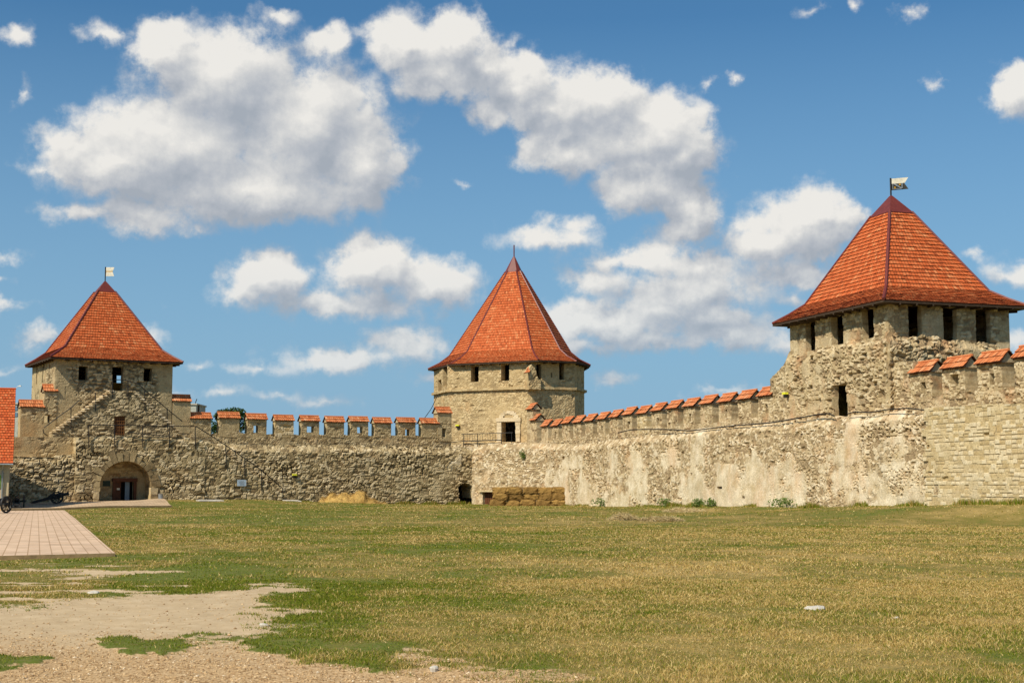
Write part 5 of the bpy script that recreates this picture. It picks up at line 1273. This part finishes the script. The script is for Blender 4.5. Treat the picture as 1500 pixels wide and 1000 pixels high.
BL = [(330, 120, 150, 100), (455, 190, 140, 125), (250, 215, 180, 85), (530, 240, 75, 85), (180, 240, 130, 62), (360, 280, 200, 62), (110, 215, 55, 32), (75, 246, 72, 14), (215, 318, 110, 30), (125, 315, 75, 22), (245, 75, 60, 48), (285, 335, 40, 16), (540, 270, 60, 40),
      (480, 60, 42, 30), (405, 28, 40, 14), (155, 50, 38, 18), (22, 52, 36, 22), (33, 140, 11, 16), (555, 148, 22, 12),
      (600, 65, 85, 55), (670, 55, 62, 58), (650, 115, 95, 48), (760, 125, 80, 52), (870, 150, 105, 62), (965, 190, 95, 72), (830, 220, 95, 45), (950, 265, 100, 58), (1010, 310, 60, 55), (1000, 225, 68, 70), (1000, 345, 50, 25), (720, 165, 50, 30), (715, 95, 70, 45), (805, 165, 80, 45), (905, 205, 90, 55),
      (390, 405, 75, 48), (545, 395, 85, 55), (640, 412, 80, 44), (500, 445, 175, 24), (355, 430, 45, 28),
      (800, 350, 85, 26), (870, 410, 60, 28), (960, 378, 78, 34), (1035, 395, 80, 38), (1180, 330, 88, 66), (1120, 355, 75, 40), (1215, 318, 55, 45), (1160, 402, 115, 26), (1190, 290, 42, 28), (880, 465, 90, 32), (960, 455, 95, 34), (1050, 470, 85, 34), (950, 502, 150, 20), (1100, 330, 50, 22), (850, 505, 90, 20), (890, 470, 170, 42), (1010, 430, 150, 40), (1060, 490, 130, 30), (500, 525, 120, 26), (590, 500, 90, 30), (1000, 430, 110, 26), (900, 380, 70, 22), (1090, 500, 70, 20), (1040, 425, 90, 30), (830, 330, 60, 20), (470, 585, 60, 10), (220, 575, 60, 9),
      (600, 500, 68, 22), (480, 522, 80, 20), (380, 540, 70, 12), (60, 495, 44, 22), (5, 445, 50, 12), (0, 376, 28, 15), (0, 412, 22, 8), (320, 573, 44, 12), (290, 535, 17, 8), (400, 580, 60, 10), (640, 548, 46, 14), (0, 540, 40, 8), (215, 495, 35, 22),
      (1495, 130, 55, 48), (1485, 405, 50, 22), (1420, 378, 34, 12), (1165, 440, 35, 16), (1145, 510, 35, 18), (900, 558, 42, 14), (1060, 568, 60, 9), (1365, 120, 20, 12), (1335, 15, 22, 13), (1255, 4, 22, 12), (1190, 12, 24, 10), (1040, 126, 14, 9), (1080, 120, 11, 10), (675, 266, 15, 7), (1500, 500, 50, 20),
      # clouds outside the frame, so the sky goes on
      (-260, 150, 190, 90), (-420, 420, 160, 45), (1800, 250, 190, 80), (2000, 480, 200, 40), (1900, -200, 200, 110), (400, -350, 260, 120), (1200, -450, 260, 130), (-600, -200, 260, 130), (2600, 100, 240, 110), (-1100, 200, 250, 100)]
grp = bpy.data.node_groups.new('cloud_shape', 'ShaderNodeTree'); grp.interface.new_socket('Vector', in_out='INPUT', socket_type='NodeSocketVector'); grp.interface.new_socket('D', in_out='OUTPUT', socket_type='NodeSocketFloat'); grp.interface.new_socket('S', in_out='OUTPUT', socket_type='NodeSocketFloat')
GN = NT(grp); gi = GN.n('NodeGroupInput'); go = GN.n('NodeGroupOutput'); p_ = gi.outputs[0]
wv = GN.n('ShaderNodeTexNoise'); wv.inputs['Scale'].default_value = 1.7; wv.inputs['Detail'].default_value = 5; wv.inputs['Roughness'].default_value = .6; GN.link(p_, wv.inputs['Vector'])
wsub = GN.vmath('SUBTRACT', wv.outputs['Color'], (.5, .5, .5)).outputs[0]; pw_ = GN.vmath('MULTIPLY_ADD', wsub, (.75, .55, 0.), p_).outputs[0]
acc = None
for (bx, by, rx, ry) in BL:
    r_ = ray(bx, by); r_ = r_ / np.linalg.norm(r_); cx, cy = math.atan2(r_[0], r_[1]) * K, math.asin(r_[2]) * K
    ix, iy = 100. / rx, 100. / ry
    q = GN.vmath('MULTIPLY_ADD', pw_, (ix, iy, 0.), (-cx * ix, -cy * iy, 0.)).outputs[0]
    ln_ = GN.vmath('LENGTH', q).outputs['Value']
    sz_ = min(1.0, .12 + .88 * min(rx, ry) / 48.)      # smaller clouds are thinner
    d_n = GN.math('MULTIPLY_ADD', ln_, -sz_, sz_)
    acc = d_n if acc is None else GN.math('SMOOTH_MAX', acc, d_n, .30)
f1 = GN.n('ShaderNodeTexNoise'); f1.inputs['Scale'].default_value = 2.6; f1.inputs['Detail'].default_value = 9; f1.inputs['Roughness'].default_value = .66; GN.link(p_, f1.inputs['Vector'])
f2 = GN.n('ShaderNodeTexVoronoi'); f2.inputs['Scale'].default_value = 3.2; f2.feature = 'SMOOTH_F1'; f2.inputs['Smoothness'].default_value = .7; GN.link(GN.vmath('MULTIPLY_ADD', wsub, (.6, .6, 0.), p_).outputs[0], f2.inputs['Vector'])
dn = GN.math('ADD', acc, GN.math('MULTIPLY', GN.math('SUBTRACT', f1.outputs[0], .53), .95)); dn = GN.math('ADD', dn, GN.math('MULTIPLY', GN.math('SUBTRACT', .42, f2.outputs['Distance']), .38))
GN.link(dn, go.inputs[0])
f3 = GN.n('ShaderNodeTexNoise'); f3.inputs['Scale'].default_value = 1.5; f3.inputs['Detail'].default_value = 3.5; f3.inputs['Roughness'].default_value = .5; GN.link(p_, f3.inputs['Vector'])
GN.link(GN.math('ADD', acc, GN.math('MULTIPLY', GN.math('SUBTRACT', f3.outputs[0], .5), .6)), go.inputs[1])
def cloudD(vec):
    x = N.n('ShaderNodeGroup'); x.node_tree = grp; N.link(vec, x.inputs[0]); return x.outputs[0], x.outputs[1]
D0, S0 = cloudD(uv); D1, S1 = cloudD(N.vmath('ADD', uv, (-.06, .10, 0.)).outputs[0]); D2, S2 = cloudD(N.vmath('ADD', uv, (-.22, .46, 0.)).outputs[0])
alpha = N.mrange(D0, -.12, .36, 0, 1, True)
lit = N.math('ADD', N.math('MULTIPLY', N.math('SUBTRACT', D0, D1), .60), N.math('MULTIPLY', N.math('SUBTRACT', S0, S2), .95))
lit = N.math('ADD', lit, .56); lit = N.math('SUBTRACT', lit, N.math('MULTIPLY', N.mrange(S0, .15, .9), .16))
cc_ = N.ramp(lit, [(.0, (.34, .375, .425)), (.28, (.42, .445, .485)), (.55, (.54, .55, .56)), (.75, (.65, .645, .63)), (1., (.77, .75, .71))])
hz = N.mrange(el, .0, .32, .95, 0.0)
skyc = N.vmath('SCALE', sky.outputs[0]); skyc.inputs['Scale'].default_value = SKY
skc = N.mix(1.0, skyc.outputs[0], (.55, 1.0, 1.25), 'MULTIPLY')
skc = N.mix(hz, skc, (.25, .415, .585))
alpha = N.math('MULTIPLY', alpha, N.mrange(S0, -.05, .30, .40, 1.0))
alpha = N.math('MULTIPLY', alpha, N.mrange(el, -.02, .16, .55, .98))
fin = N.mix(alpha, skc, cc_)
N.link(fin, bg.inputs['Color']); bg.inputs['Strength'].default_value = 1.0
w.cycles.sampling_method = 'MANUAL'; w.cycles.sample_map_resolution = 512

cam = bpy.data.cameras.new('camera'); co = bpy.data.objects.new('camera', cam); COL.objects.link(co); sc.camera = co
cam.sensor_width = 36; cam.lens = 36 * F / 1500; cam.clip_end = 10000; cam.clip_start = .1
co.location = (0, 0, H); co.rotation_euler = (math.pi / 2 + T, 0, 0)
vs = sc.view_settings; vs.view_transform = 'Standard'; vs.look = 'None'; vs.gamma = 1; vs.exposure = .15
sc.render.engine = 'CYCLES'; sc.cycles.max_bounces = 5; sc.cycles.diffuse_bounces = 3
